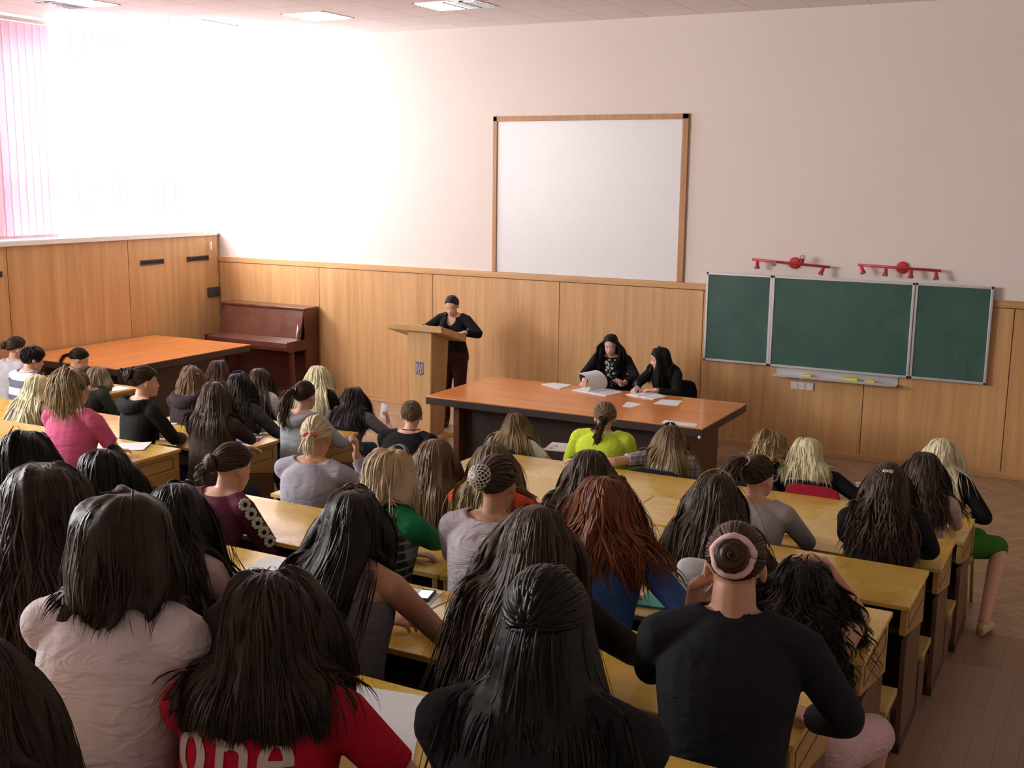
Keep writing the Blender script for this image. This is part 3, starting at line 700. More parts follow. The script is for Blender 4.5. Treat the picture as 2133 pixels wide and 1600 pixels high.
def cloth(name, col, rough=.85, var=.08, pat=None, col2=None, k=1, wrinkle=.35):
    if name in _mats: return _mats[name]
    q = NT(name); v = q.coords(); n = q.noise(v, 9, 5, .6, .8); c = q.ramp(n, [(.3, sc(col, 1 - var)), (.7, sc(col, 1 + var))])
    if pat == 'stripes':
        w = q.node('ShaderNodeTexWave', wave_type='BANDS', bands_direction='Z'); w.inputs['Scale'].default_value = k; q.link(v, w.inputs['Vector'])
        c = q.mix(q.ramp(w.outputs['Fac'], [(.46, (0, 0, 0)), (.54, (1, 1, 1))]), c, col2)
    if pat == 'plaid':
        f = None
        for bd, thr, cc in (('Z', .80, col2), ('X', .80, col2), ('Z', .3, sc(col, .45)), ('X', .3, sc(col, .45))):
            w = q.node('ShaderNodeTexWave', wave_type='BANDS', bands_direction=bd); w.inputs['Scale'].default_value = k * (1 if thr > .5 else .5); q.link(v, w.inputs['Vector'])
            a = (0, 0, 0), (.75, .75, .75)
            m = q.ramp(w.outputs['Fac'], [(thr, a[0]), (thr + .1, a[1])] if thr > .5 else [(thr - .1, (.5, .5, .5)), (thr, (0, 0, 0))])
            c = q.mix(m, c, cc)
    q.base(c); q.set(rough, spec=.2, sheen=.0)
    w1 = q.noise(q.coords(scale=(1, 1, 2.2)), 7, 3, .5, 1.5); w2 = q.noise(v, 350, 2); m = q.node('ShaderNodeMath', operation='MULTIPLY_ADD'); q.link(w2, m.inputs[0]); m.inputs[1].default_value = .03; q.link(w1, m.inputs[2])
    q.bump(m.outputs[0], wrinkle, .03); _mats[name] = q.m; return q.m
M_EYE = plain('eye_white', (.75, .73, .70), .2); M_IRIS = plain('brown_iris', (.06, .03, .018), .15); M_LIP = plain('lips', (.50, .17, .14), .4); M_BROW = plain('eyebrow_hair', (.03, .018, .012), .7)
M_SHOE = plain('black_shoe', (.015, .014, .014), .4); M_LENS = plain('dark_lenses', (.012, .010, .012), .08); M_BLACKP = plain('black_plastic', (.014, .013, .015), .3)

# ---- face pieces built once in head space, shared by everybody
def face_patch(fn, nu, nv, off):
    """patch lying on the face: fn(u,v) -> (x,z) seen from the front"""
    uv = [(i / nu, j / nv) for j in range(nv + 1) for i in range(nu + 1)]; out = []
    for u, v in uv:
        x, z = fn(u, v); y = .09
        for _ in range(6):
            p = np.array([[x, y, z]]); L = np.linalg.norm(p); r = head_r(p / L)[0]; y = math.sqrt(max(r * r - x * x - z * z, 1e-6))
        q = Vector((x, y, z)); out.append(q + q.normalized() * (off * math.sin(PI * min(max(v, .0), 1)) + .0012))
    w = nu + 1; return out, [(j * w + i, j * w + i + 1, (j + 1) * w + i + 1, (j + 1) * w + i) for j in range(nv) for i in range(nu)]
_face = {}
def face_meshes():
    if _face: return _face
    def mk(name, mb, mat, smooth=True):
        me = mb.mesh(name, smooth); me.materials.append(mat); _face[name] = me
    for s, nm in ((-1, 'l'), (1, 'r')):
        m = MB(); m.add(*face_patch(lambda u, v: (s * (.014 + .034 * u), .0185 + .006 * math.sin(PI * (.15 + .75 * u)) - .002 + (.0055 - .003 * u) * (v - .5)), 8, 2, .002)); mk('eyebrow' + nm, m, M_BROW)
        m = MB().ball((s * .031, .0705, 0), .0122, 16, 12); mk('eye' + nm, m, M_EYE)
        m = MB().ball((s * .031, .0775, -.0035), .0062, 12, 8); mk('iris' + nm, m, M_IRIS)
        m = MB(); R = Matrix.Rotation(-.25, 3, 'X'); vs = []
        for i in range(9):
            th = PI * .62 * i / 8
            for k in range(20):
                ph = 2 * PI * k / 20; vs.append(R @ Vector((.0131 * math.sin(th) * math.cos(ph), .0131 * math.sin(th) * math.sin(ph), .0131 * math.cos(th))) + Vector((s * .031, .0695, .0003)))
        m.add(vs, [(i * 20 + k, (i + 1) * 20 + k, (i + 1) * 20 + (k + 1) % 20, i * 20 + (k + 1) % 20) for i in range(8) for k in range(20)]); _face['eyelid' + nm] = m.mesh('eyelid' + nm, True)
        m = MB(); m.tube([(s * .031 + .0125 * math.cos(a), .0705 + .0118 * math.sin(PI - a) * .92, -.0052 - .001 * math.sin(a)) for a in np.linspace(.25, PI - .25, 9)], .0011, 5); mk('lash' + nm, m, M_BROW)
    m = MB(); m.add(*face_patch(lambda u, v: (.046 * (u - .5), -.064 + (.0125 * math.sin(PI * u) ** .7) * (v - .5) - .001 * math.cos(4 * PI * (u - .5)) * 0), 12, 5, .0028)); mk('lips', m, M_LIP)
    return _face

# ---- hair
def hairline(phi):   # lowest elevation of the hair for an azimuth (0 = front)
    return np.radians(np.interp(np.abs(phi), np.radians([0, 35, 60, 80, 100, 125, 150, 180]), [40, 36, 14, -4, -8, -24, -34, -38]))
def scalp_dir(phi, el): return np.stack([np.cos(el) * np.sin(phi), np.cos(el) * np.cos(phi), np.sin(el)], -1)
def resample(path, n):
    seg = np.linalg.norm(np.diff(path, axis=0), axis=1); s = np.concatenate([[0], np.cumsum(seg)])
    if s[-1] < 1e-6: return np.repeat(path[:1], n, 0)
    t = np.linspace(0, s[-1], n); return np.stack([np.interp(t, s, path[:, k]) for k in range(3)], 1)
def locks_mesh(paths, widths, centre, rnd, name, thick=.16, sides=5, taper=(.55, 1.0, .12), mesh_into=None):
    """paths: (N,n,3); flattened tapered locks, outward normal away from centre line"""
    N, n, _ = paths.shape
    t = np.gradient(paths, axis=1); t /= np.linalg.norm(t, axis=2, keepdims=True) + 1e-9
    out = paths - centre; out = out - t * (out * t).sum(2, keepdims=True); out /= np.linalg.norm(out, axis=2, keepdims=True) + 1e-9
    lat = np.cross(t, out); s = np.linspace(0, 1, n)
    prof = np.interp(s, [0, .25, .7, 1], [taper[0], taper[1], taper[1] * .9, taper[2]])
    a = 2 * np.pi * np.arange(sides) / sides; w = widths[:, None, None] * prof[None, :, None]
    V = paths[:, :, None, :] + lat[:, :, None, :] * (np.cos(a)[None, None, :, None] * w[..., None]) + out[:, :, None, :] * (np.sin(a)[None, None, :, None] * w[..., None] * thick)
    idx = np.arange(N * n * sides).reshape(N, n, sides); nx = np.roll(idx, -1, 2)
    F = np.stack([idx[:, :-1], nx[:, :-1], nx[:, 1:], idx[:, 1:]], -1).reshape(-1, 4)
    col = np.zeros((N, n, sides, 4)); col[..., 0] = rnd[:, None, None]; col[..., 1] = s[None, :, None]; col[..., 2] = (np.arange(sides) / sides)[None, None, :]; col[..., 3] = 1
    return V.reshape(-1, 3), F, col.reshape(-1, 4)
def hair_mesh(parts, name):
    vs, fs, cs, o = [], [], [], 0
    for V, F, Cc in parts: vs.append(V); fs.append(F + o); cs.append(Cc); o += len(V)
    V = np.vstack(vs); F = np.vstack(fs); Cc = np.vstack(cs)
    me = bpy.data.meshes.new(name); me.vertices.add(len(V)); me.vertices.foreach_set('co', V.astype('f').ravel())
    me.loops.add(F.size); me.loops.foreach_set('vertex_index', F.astype('i').ravel()); me.polygons.add(len(F))
    me.polygons.foreach_set('loop_start', np.arange(0, F.size, 4, dtype='i'))
    me.polygons.foreach_set('use_smooth', np.ones(len(F), bool)); me.update(calc_edges=True)
    at = me.attributes.new('lock', 'FLOAT_COLOR', 'POINT'); at.data.foreach_set('color', Cc.astype('f').ravel()); return me
def push_ell(p, Rh, E, c, a, k):
    q = (p - E) @ Rh - c; e = np.linalg.norm(q / a, axis=-1, keepdims=True); f = np.where(e < k, k / np.maximum(e, 1e-6), 1.0)
    return (q * f + c) @ Rh.T + E
def push_caps(p, caps, m):
    for a, b, ra, rb in caps:
        a = np.array(a); b = np.array(b); ab = b - a; t = np.clip(((p - a) @ ab) / (ab @ ab + 1e-9), 0, 1)[..., None]; c = a + ab * t; r = ra + (rb - ra) * t + m
        d = p - c; L = np.linalg.norm(d, axis=-1, keepdims=True); p = np.where(L < r, c + d / np.maximum(L, 1e-6) * r, p)
    return p
def cap_shell(Rh, E, s, k, seg=30, rings=14, lift=0):
    ph = np.linspace(-np.pi, np.pi, seg + 1); V = []
    for j in range(rings + 1):
        f = j / rings; el = hairline(ph) - .05 + lift; e = el + (np.pi / 2 - el) * f; V.append(scalp_dir(ph, e) * (CRA * k) + CRC)
    V = (np.array(V).reshape(-1, 3) * s) @ Rh.T + E; w = seg + 1
    F = np.array([(j * w + i, j * w + i + 1, (j + 1) * w + i + 1, (j + 1) * w + i) for j in range(rings) for i in range(seg)])
    col = np.zeros((len(V), 4)); col[:, 0] = .25; col[:, 1] = .1; col[:, 2] = np.tile(np.linspace(0, 8, w), rings + 1); col[:, 3] = 1
    return V, F, col
def roots(rng, N, lo=0.0, hi=1.0, pw=1.0):
    ph = rng.uniform(-np.pi, np.pi, N); el0 = hairline(ph); f = rng.uniform(lo, hi, N) ** pw
    se = np.sin(el0) + (1 - np.sin(el0)) * f; return ph, np.arcsin(np.clip(se, -1, 1))
def hair_mass(P, rad, E, name, fwd):
    """soft body of the hair under the single locks: the same paths fused to one volume"""
    N, n, _ = P.shape; V, F, C = locks_mesh(P, np.full(N, rad), np.array(E), np.zeros(N), 'm', thick=.8, sides=6, taper=(.3, 1, .25))
    fs = F.tolist(); 
    for i in range(N):
        o = i * n * 6; fs.append(list(range(o + 5, o - 1, -1))); o += (n - 1) * 6; fs.append(list(range(o, o + 6)))
    mb = MB(); mb.v = [tuple(q) for q in V]; mb.f = [tuple(q) for q in fs]; me = remeshed(mb, .009, 5)
    V = np.zeros(len(me.vertices) * 3, 'f'); me.vertices.foreach_get('co', V); V = V.reshape(-1, 3); L = np.zeros(len(me.loops), 'i'); me.loops.foreach_get('vertex_index', L)
    tot = np.zeros(len(me.polygons), 'i'); me.polygons.foreach_get('loop_total', tot); st = np.zeros(len(me.polygons), 'i'); me.polygons.foreach_get('loop_start', st)
    k = tot == 4; F = L[st[k][:, None] + np.arange(4)[None]]; col = np.zeros((len(V), 4)); d = V - E; u = np.arctan2(d[:, 0], -d[:, 1])
    col[:, 0] = .2 + .25 * np.sin(u * 9 + np.sin(u * 23)) ** 2; col[:, 1] = np.clip((E[2] + .12 - V[:, 2]) / .5, 0, 1); col[:, 2] = u * 8; col[:, 3] = 1; bpy.data.meshes.remove(me); return V, F, col
def hair_down(rng, Rh, E, s, caps, N, end, wid=.0048, vol=(.004, .028), part=0.0, wave=0, freq=9, flare=0, ragged=.03, sweep=1.0, back=.6, npt=16, maxlen=1.1, mass=.014, wild=0, dense=4.0, tuck=0, lean=0, face=.058, facez=.03, arms=True):
    if arms == 'torso': caps = caps[:3] + caps[6:]
    elif not arms: caps = caps[:4] + caps[6:]
    """locks that fall from the scalp to about `end` metres below the eyes"""
    N = int(N * dense); ph, el = roots(rng, N, .0, .975, .8); d = scalp_dir(ph, el)
    loc = (d * CRA * 1.03 + CRC) * s; p = loc @ Rh.T + E
    lay = rng.uniform(vol[0], vol[1], N)[:, None]; lay = lay * (.5 + .5 * ((np.sin(el) + .6) / 1.6)[:, None])
    side = np.sign(loc[:, 0] - part * s + 1e-6); right = Rh[:, 0]; fwd = Rh[:, 1]; g = np.array([0, 0, -1.0]); fr0 = np.clip(loc[:, 1] / .06 + .45, 0, 1)
    vel = g * .3 + right * (side * .9 * sweep * fr0)[:, None] - fwd * .45 + rng.normal(0, .18, (N, 3)); zend = E[2] - end + rng.normal(0, ragged, N); path = [p.copy()]; stop = np.full(N, -1); step = .018
    lp = rng.uniform(0, 6.28, N); fa, fb = np.array((0, .046, -.035)) * s, np.array((.070, .062, .105)) * s; drift = rng.normal(0, .10, (N, 3)) * np.array((1, 1, 0))
    for j in range(int(maxlen / step)):
        q = (p - E) @ Rh; front = np.clip(q[:, 1] / .06, 0, 1) * np.clip((q[:, 2] + .02) / .06, 0, 1); grow = min(1, .15 + j / 5.)
        top = np.clip((q[:, 2] - .06) / .05, 0, 1) * fr0
        want = g + right * (side * (1.3 * front + .35 * top) * sweep)[:, None] - fwd * (back * front + .15 - .15 * min(1, j / 12))[:, None] + drift
        if flare: want = want + right * (side * flare * (q[:, 2] < 0))[:, None]
        if lean: want = want + right * lean * np.clip((.02 - q[:, 2]) / .1, 0, 1)[:, None]
        if tuck: want = want - (p - E) * np.array((1, 1, 0)) * tuck * (q[:, 2] < -.05)[:, None] * 8
        vel = vel * .6 + want * .4; vel /= np.linalg.norm(vel, axis=1, keepdims=True) + 1e-9
        p = p + vel * step
        p = push_ell(p, Rh, E, CRC * s, CRA * s, 1 + lay * grow / .085 + .03); p = push_ell(p, Rh, E, fa, fb, 1 + lay * 3); p = push_caps(p, caps, .012 + lay * .8)
        q = (p - E) @ Rh; infront = (q[:, 1] > face * s) & (q[:, 2] < facez) & (q[:, 2] > -.16) & (np.abs(q[:, 0]) < .085)
        path.append(p.copy()); stop = np.where((stop < 0) & ((p[:, 2] < zend) | infront), j + 2, stop)
    path = np.array(path).transpose(1, 0, 2); stop = np.where(stop < 0, path.shape[1], stop)
    P = np.array([resample(path[i, :max(3, stop[i])], npt) for i in range(N)]); P[:, 1:-1] = (P[:, :-2] + 2 * P[:, 1:-1] + P[:, 2:]) / 4
    M = hair_mass(P[::5] + (E + (Rh[:, 2] * .0) - P[::5]) * .06 * np.array((1, 1, 0)), mass, E, 'm', fwd) if mass else None
    t = np.linspace(0, 1, npt)[None, :]; L = np.linalg.norm(np.diff(P, axis=1), axis=2).sum(1)[:, None]
    if wild: P += (np.cumsum(rng.normal(0, wild, P.shape), axis=1) * np.clip(t * 2, 0, 1)[..., None])
    if wave:
        amp = wave * np.clip((t * L - .08) / .15, 0, 1)
        P += amp[..., None] * (np.sin(t * L * freq * 6.28 + lp[:, None])[..., None] * right + np.cos(t * L * freq * 6.28 + lp[:, None] * 1.7)[..., None] * (fwd * .7))
    A = locks_mesh(P, rng.uniform(.6, 1.3, N) * wid, np.array(E), rng.uniform(0, 1, N), 'h', taper=(.35, 1.0, .10), sides=4)
    if M is None: return A
    return np.vstack([A[0], M[0]]), np.vstack([A[1], M[1] + len(A[0])]), np.vstack([A[2], M[2]])
def hair_to(rng, Rh, E, s, N, tie, wid=.0055, lift=(.004, .016), lo=0, npt=11, sag=0):
    """locks combed over the scalp to a tie point (a direction in head space)"""
    N = N * 3; ph, el = roots(rng, N, lo, .9, 1.6); d0 = scalp_dir(ph, el); T = np.array(tie) / np.linalg.norm(tie); t = np.linspace(0, 1, npt)
    om = np.arccos(np.clip(d0 @ T, -1, 1))[:, None]; so = np.sin(om) + 1e-6
    D = (np.sin((1 - t)[None] * om) / so)[..., None] * d0[:, None] + (np.sin(t[None] * om) / so)[..., None] * T
    D /= np.linalg.norm(D, axis=2, keepdims=True); L = rng.uniform(lift[0], lift[1], N)[:, None] * np.sin(np.pi * np.clip(t, .08, .93))[None] ** .6
    P = (D * (CRA * (1.03 + (L / .085)[..., None])) + CRC) * s; P = P @ Rh.T + E
    return locks_mesh(P, rng.uniform(.75, 1.25, N) * wid, np.array(E), rng.uniform(0, 1, N), 'h', taper=(.6, 1, .5))
def tail(rng, Rh, E, s, caps, N, tie, length, spread=.02, wid=.0045, wave=0, freq=7, out=.05, npt=13, drop=None):
    N = int(N * 1.6); T = np.array(tie) / np.linalg.norm(tie); b = ((T * CRA * 1.05 + CRC) * s) @ Rh.T + E; o = T @ Rh.T; p = b + rng.normal(0, .008, (N, 3)); path = [p.copy()]; g = np.array([0, 0, -1.0])
    vel = o[None] * 1.0 + rng.normal(0, .12, (N, 3)); lat = rng.normal(0, 1, (N, 3)); lat -= g * (lat @ g)[:, None]; M = rng.uniform(.012, .012 + out, N)[:, None]
    for j in range(int(length / .018)):
        k = j * .018; vel = vel * .8 + (g + lat * (spread * 4 * math.exp(-k * 5))) * .2; vel /= np.linalg.norm(vel, axis=1, keepdims=True)
        p = p + vel * .018; p = push_ell(p, Rh, E, CRC * s, CRA * s, 1.09); p = push_caps(p, caps, M * .8); path.append(p.copy())
    path = np.array(path).transpose(1, 0, 2); P = np.array([resample(path[i, :max(4, int(path.shape[1] * rng.uniform(.72, 1)))], npt) for i in range(N)])
    if wave:
        t = np.linspace(0, 1, npt)[None]; ph = rng.uniform(0, 6.28, N)[:, None]; A = wave * np.clip(t * 3, 0, 1)
        P += (A * np.sin(t * length * freq * 6.28 + ph))[..., None] * Rh[:, 0] + (A * np.cos(t * length * freq * 5 + ph))[..., None] * Rh[:, 1] * .7
    return locks_mesh(P, rng.uniform(.75, 1.25, N) * wid, b - o * .05, rng.uniform(0, 1, N), 'h', taper=(.7, 1, .1))
def hair_short(rng, Rh, E, s, N, L=.03, wid=.005, lift=.012, crown=(0, -.4, 1), npt=6, fringe=0):
    ph, el = roots(rng, N, 0, 1, 1); d = scalp_dir(ph, el); cr = np.array(crown) / np.linalg.norm(crown); flow = d - cr; flow -= d * (flow * d).sum(1, keepdims=True); flow /= np.linalg.norm(flow, axis=1, keepdims=True) + 1e-6
    LL = rng.uniform(.7, 1.3, N) * L; t = np.linspace(0, 1, npt); ang = (LL[:, None] * t[None]) / .088
    D = d[:, None] * np.cos(ang)[..., None] + flow[:, None] * np.sin(ang)[..., None]; D += rng.normal(0, .04, (N, 1, 3)) * t[None, :, None]
    h = rng.uniform(.3, 1, N)[:, None] * lift * np.sin(np.pi * np.clip(t * .8 + .05, 0, 1))[None]
    P = (D * (CRA * (1.02 + (h / .085)[..., None])) + CRC) * s; P = P @ Rh.T + E
    return locks_mesh(P, rng.uniform(.7, 1.3, N) * wid, np.array(E), rng.uniform(0, 1, N), 'h', taper=(.8, 1, .2))
def bangs(rng, Rh, E, s, N=46, to=.012, wid=.009, half=.9):
    ph = rng.uniform(-half, half, N); d = scalp_dir(ph, hairline(ph) + rng.uniform(.15, .55, N)); t = np.linspace(0, 1, 9); e0 = np.arcsin(d[:, 2]); e1 = np.arcsin(np.clip((to + rng.normal(0, .006, N)) / .1, -1, 1))
    P = []
    for i in range(N):
        el = e0[i] + (e1[i] - e0[i]) * t; P.append(scalp_dir(np.full(9, ph[i]), el) * (CRA * (1.05 + .07 * np.sin(np.pi * (t * .8 + .1)))[:, None]) + CRC + np.array((0, .006, 0)) * t[:, None])
    P = (np.array(P) * s) @ Rh.T + E; return locks_mesh(P, rng.uniform(.8, 1.2, N) * wid, np.array(E), rng.uniform(0, 1, N), 'h')
def coil(rng, c, ax, up, r, N=26, wid=.008, turns=1.25, flatn=.62):
    """a bun: locks wound round an axis"""
    ax = np.array(ax, float); ax /= np.linalg.norm(ax); u = np.array(up, float); u -= ax * (u @ ax); u /= np.linalg.norm(u); v = np.cross(ax, u); t = np.linspace(0, 1, 16); P = []
    for i in range(N):
        a0 = rng.uniform(0, 6.28); phi = rng.uniform(.1, 1.5); rr = r * math.sin(phi) * rng.uniform(.9, 1.03); z = r * flatn * math.cos(phi) * 1.2
        a = a0 + t * turns * 6.28; q = rr * (1 + .05 * np.sin(t * 9 + i)); P.append(np.array(c) + np.outer(q * np.cos(a), u) + np.outer(q * np.sin(a), v) + np.outer(z + .004 * np.sin(t * 6 + i), ax))
    return locks_mesh(np.array(P), rng.uniform(.7, 1.3, N) * wid, np.array(c), rng.uniform(0, 1, N), 'h', thick=.7, taper=(.7, 1, .5))
# ------------------------------------------------------------------ people: one whole figure
TORSO = [(0, .150, .105), (.10, .178, .125), (.22, .165, .118), (.38, .134, .098), (.55, .142, .106), (.70, .156, .116), (.80, .158, .104), (.88, .138, .088), (.94, .096, .070), (1.0, .060, .056)]
TORSO_M = [(0, .150, .105), (.10, .172, .125), (.22, .165, .122), (.38, .155, .115), (.55, .165, .118), (.70, .180, .122), (.82, .185, .112), (.90, .165, .092), (.96, .110, .074), (1.0, .066, .062)]
PEOPLE = {}
def person(key, label, H, hip_y, zf, pit, yaw=0., roll=0., byaw=None, male=False, skin='fair', s=1., hair=(), hcol='dark', top=None, bottom=None, armL='desk', armR='desk',
           hipx=None, seat=.53, stand=False, voxel=.008, eyes_down=True, legs=None, group=None, sw=None, widen=1., hands=True, curlL=.4, curlR=.4, bend=.035, neckr=1.):
    rng = np.random.default_rng(abs(hash_(key))); byaw = yaw * .35 if byaw is None else byaw
    R, F, U = np_frame(byaw); H = Vector(H)
    Rh = Matrix.Rotation(yaw, 3, 'Z') @ Matrix.Rotation(-pit, 3, 'X') @ Matrix.Rotation(roll, 3, 'Y'); nRh = np.array(Rh)
    E = H - Rh @ Vector((0, -.012, .024)) * s; nE = np.array(E); piv = E + Rh @ Vector((0, -.022, -.062)) * s
    Nk = piv - (F * .30 + U).normalized() * .070 * s
    Hip = Vector((hipx if hipx is not None else Nk.x, hip_y, zf + seat)); ctrl = (Hip + Nk) / 2 - F * bend + U * .02
    root = thing('person', label, 'person', (Hip.x, Hip.y, zf), group)
    low = Hip - U * .085
    def spine(t):
        return (low * (1 - t) ** 2 + ctrl * (2 * t * (1 - t)) + Nk * t * t) if True else None
    def frame(t):
        T = (spine(min(1, t + .02)) - spine(max(0, t - .02))).normalized(); f = T.cross(R).normalized(); return R, f
    tor = TORSO_M if male else TORSO; sw = sw or (.19 if male else .163)
    def torso_secs(t0, t1, ex, n=14):
        o = []
        for t in np.linspace(t0, t1, n):
            r, f = frame(t); w = np.interp(t, [q[0] for q in tor], [q[1] for q in tor]) * widen; d = np.interp(t, [q[0] for q in tor], [q[2] for q in tor]) * (1 + (widen - 1) * .6)
            o.append((spine(t) + f * (.012 * math.sin(PI * min(1, max(0, (t - .45) / .45)))), r, f, w + ex, d + ex))
        return o
    Sc = spine(.87); rS, fS = frame(.9)
    SH = {-1: Sc - rS * sw * widen + U * .012, 1: Sc + rS * sw * widen + U * .012}
    k = int(round(zf / .148)); ynear = 8.0 - 1.07 * k - .58; zd = zf + .76
    A = {}
    for sd, arm, cu in ((-1, armL, curlL), (1, armR, curlR)):
        S = SH[sd]; pole = rS * sd * .8 - U * .75 - fS * .15; hd = None; hn = U; lat = -rS * sd; l1, l2 = .275 * s, .245 * s
        if arm == 'desk': W = Vector((S.x - R.x * sd * .02, max(S.y + .20, ynear + .14), zd + .032)) ; hd = (F * .8 - R * sd * .6 - U * .08)
        elif arm == 'inner': W = Vector((S.x - R.x * sd * .12, max(S.y + .18, ynear + .12), zd + .032)); hd = (F * .45 - R * sd * .9 - U * .05)
        elif arm == 'lap': W = Hip + F * .30 + R * sd * .06 + U * .13; hd = (F * .9 - R * sd * .3 - U * .3)
        elif arm == 'chin': W = E + Rh @ Vector((sd * .055, .075, -.16)); hd = (U * .95 - R * sd * .25 + F * .1); hn = R * sd; lat = -F; pole = rS * sd * .5 - U * .6 + fS * .5
        else:
            W = Vector(arm['w']); hd = Vector(arm.get('d', F)); hn = Vector(arm.get('n', U)); lat = Vector(arm.get('lat', lat)); pole = Vector(arm['pole']) if 'pole' in arm else pole
            l1, l2 = arm.get('l', (l1, l2))
        if isinstance(arm, dict) and 'e' in arm: Eb = Vector(arm['e'])
        else: Eb, W = ik(S, W, l1, l2, pole)
        A[sd] = (S, Eb, W, hd, hn, lat, cu)
    # legs
    LG = {}
    for sd in (-1, 1):
        hj = Hip + R * sd * .088 - U * .01
        if stand: kn, an = hj.lerp(Vector((hj.x + R.x * sd * .015, hj.y + .0, zf)), .5) + F * .02, Vector((hj.x + R.x * sd * .02, hj.y - F.y * .01 * sd, zf + .085))
        elif legs and sd in legs: kn, an = Vector(legs[sd][0]), Vector(legs[sd][1])
        else: kn = hj + F * .40 + R * sd * .02 - U * .02; kn.z = max(zf + .44, kn.z - .03); an = Vector((kn.x, kn.y, zf + .085)) - F * (.02 + .06 * (sd > 0))
        LG[sd] = (hj, kn, an)
    # body: one continuous skin
    b = MB(); loft(b, torso_secs(0, 1, 0)); chain(b, [Nk - U * .03, piv], [.056 * s * neckr, .050 * s * neckr]); chain(b, [piv, E - Rh @ Vector((0, .01, .0))], [.05 * s * neckr, .055 * s]); head_shape(b, Rh, E, s)
    for sd in (-1, 1):
        S, Eb, W, hd, hn, lat, cu = A[sd]
        chain(b, [spine(.985) + rS * sd * .02, spine(.95) + rS * sd * .075, S], [.048, .050, .048]); m = 1.12 if male else 1.0
        chain(b, [S, S.lerp(Eb, .35), Eb, Eb.lerp(W, .3), W], [.050 * m, .045 * m, .036 * m, .038 * m, .026 * m])
        if hands: hand(b, W, hd, hn, lat, cu, s)
        hj, kn, an = LG[sd]
        chain(b, [hj, kn, kn.lerp(an, .3), an], [.088, .058, .054, .036]); chain(b, [an - F * .03 - U * .04, an + F * .13 - U * .055], [.032, .026])
    body = link_mesh('body', remeshed(b, voxel, 3), SKIN[skin], root)
    # face
    fm = face_meshes()
    for nm in ('l', 'r'):
        T = Matrix.Translation(E - wloc(root)) @ Rh.to_4x4() @ Matrix.Scale(s, 4)
        def put(part, par, mat=None):
            o = bpy.data.objects.new(part, fm[part + nm] if part + nm in fm else fm[part]); COL.objects.link(o); o.parent = par
            o.matrix_basis = T if par == root else Matrix.Identity(4); return o
        e = put('eye', root); put('iris', e)
        me = fm['eyelid' + nm].copy(); me.materials.append(SKIN[skin]); o = bpy.data.objects.new('eyelid', me); COL.objects.link(o); o.parent = e
        if not eyes_down: o.rotation_euler = (0, 0, 0); o.scale = (1, 1, .96)
        put('lash', e); put('eyebrow', root)
    put('lips', root)
    # clothes
    caps = [(tuple(spine(.12) + R * q), tuple(spine(.86) + R * q * .9), .112 * (1.1 if male else 1), .098) for q in (-.06 * widen, 0, .06 * widen)]
    caps += [(tuple(SH[-1]), tuple(SH[1]), .062, .062)] + [(tuple(A[sd][0]), tuple(A[sd][1]), .062, .05) for sd in (-1, 1)] + [(tuple(Nk), tuple(piv), .052, .05)]
    info = dict(root=root, E=E, Rh=Rh, nE=nE, nRh=nRh, R=R, F=F, U=U, A=A, SH=SH, N=Nk, spine=spine, frame=frame, caps=caps, body=body, Hip=Hip, s=s, key=key, LG=LG)
    if top:
        t = MB(); ex = .011 + top.get('fit', 0); t1 = top.get('t1', .985)
        loft(t, torso_secs(top.get('t0', .04), t1, ex, 16)); sl = top.get('sleeve', .94)
        for sd in (-1, 1):
            S, Eb, W = A[sd][:3]; m = 1.12 if male else 1.0
            if sl > 0 or top.get('strap'):
                if top.get('offshoulder'): chain(t, [spine(.80) + rS * sd * .10, S], [.05 + ex, .047 + ex])
                elif not top.get('strap'): chain(t, [spine(.975) + rS * sd * .025, spine(.95) + rS * sd * .075, S], [.046 + ex, .050 + ex, .049 + ex])
                else: chain(t, [spine(.80) + rS * sd * .085 - fS * .085, spine(.93) + rS * sd * .095 - fS * .045 + U * .02, spine(.95) + rS * sd * .092 + fS * .0 + U * .022, spine(.90) + rS * sd * .088 + fS * .075, spine(.78) + rS * sd * .08 + fS * .10], [.018] * 5, 10)
            if sl > 0:
                L1 = (Eb - S).length; L2 = (W - Eb).length; L = sl * (L1 + L2)
                rad = [(0, .050 * m + ex + .002), (.35 * L1, .045 * m + ex + .002), (L1, .037 * m + ex + .003), (L1 + .3 * L2, .038 * m + ex + .002), (L1 + L2, .029 * m + ex)]
                pts, rr = [], []
                for q in [x for x, _ in rad if x < L - .01] + [L]:
                    pts.append(S.lerp(Eb, q / L1) if q <= L1 else Eb.lerp(W, (q - L1) / L2)); rr.append(np.interp(q, [x for x, _ in rad], [x for _, x in rad]) + (top.get('flare', 0) if q == L else 0))
                if len(pts) > 1: t.tube(*_sleeve(pts, rr), 16)
        if top.get('hood'):
            c = Nk - F * .045 - U * .005
            for q, rr in ((0, .055), (.02, .045)): t.tube([c + R * .125 * math.cos(a) * (1 - q) + F * (.085 * math.sin(a) + .02) - F * .02 + U * (.015 - .045 * (math.sin(a) < 0) * -math.sin(a) - q) for a in np.linspace(-PI * 1.05, .05, 12)], [.02 + rr * .55 * math.sin(PI * min(1, max(0, i / 11))) for i in range(12)], 12)
        me = remeshed(t, top.get('vox', .0085), 2)
        cuts = [(Nk + F * .022 + U * .046, .074 + top.get('neck', 0))] + [(spine(tt) + rS * x + fS * y + U * zz, r) for tt, x, y, zz, r in top.get('cut', ())]
        bm = bmesh.new(); bm.from_mesh(me); kill = []
        for f in bm.faces:
            c = f.calc_center_median()
            hh = c - Nk; nk = top.get('neck', 0)
            if any((c - q).length < r for q, r in cuts[1:]) or (hh.dot(U) + max(0, hh.dot(F)) * .36 > .002 - nk and (hh - U * hh.dot(U)).length < .11 + nk): kill.append(f); continue
            if sl > 0:
                for sd in (-1, 1):   # open cuffs
                    pass
        bmesh.ops.delete(bm, geom=kill, context='FACES')
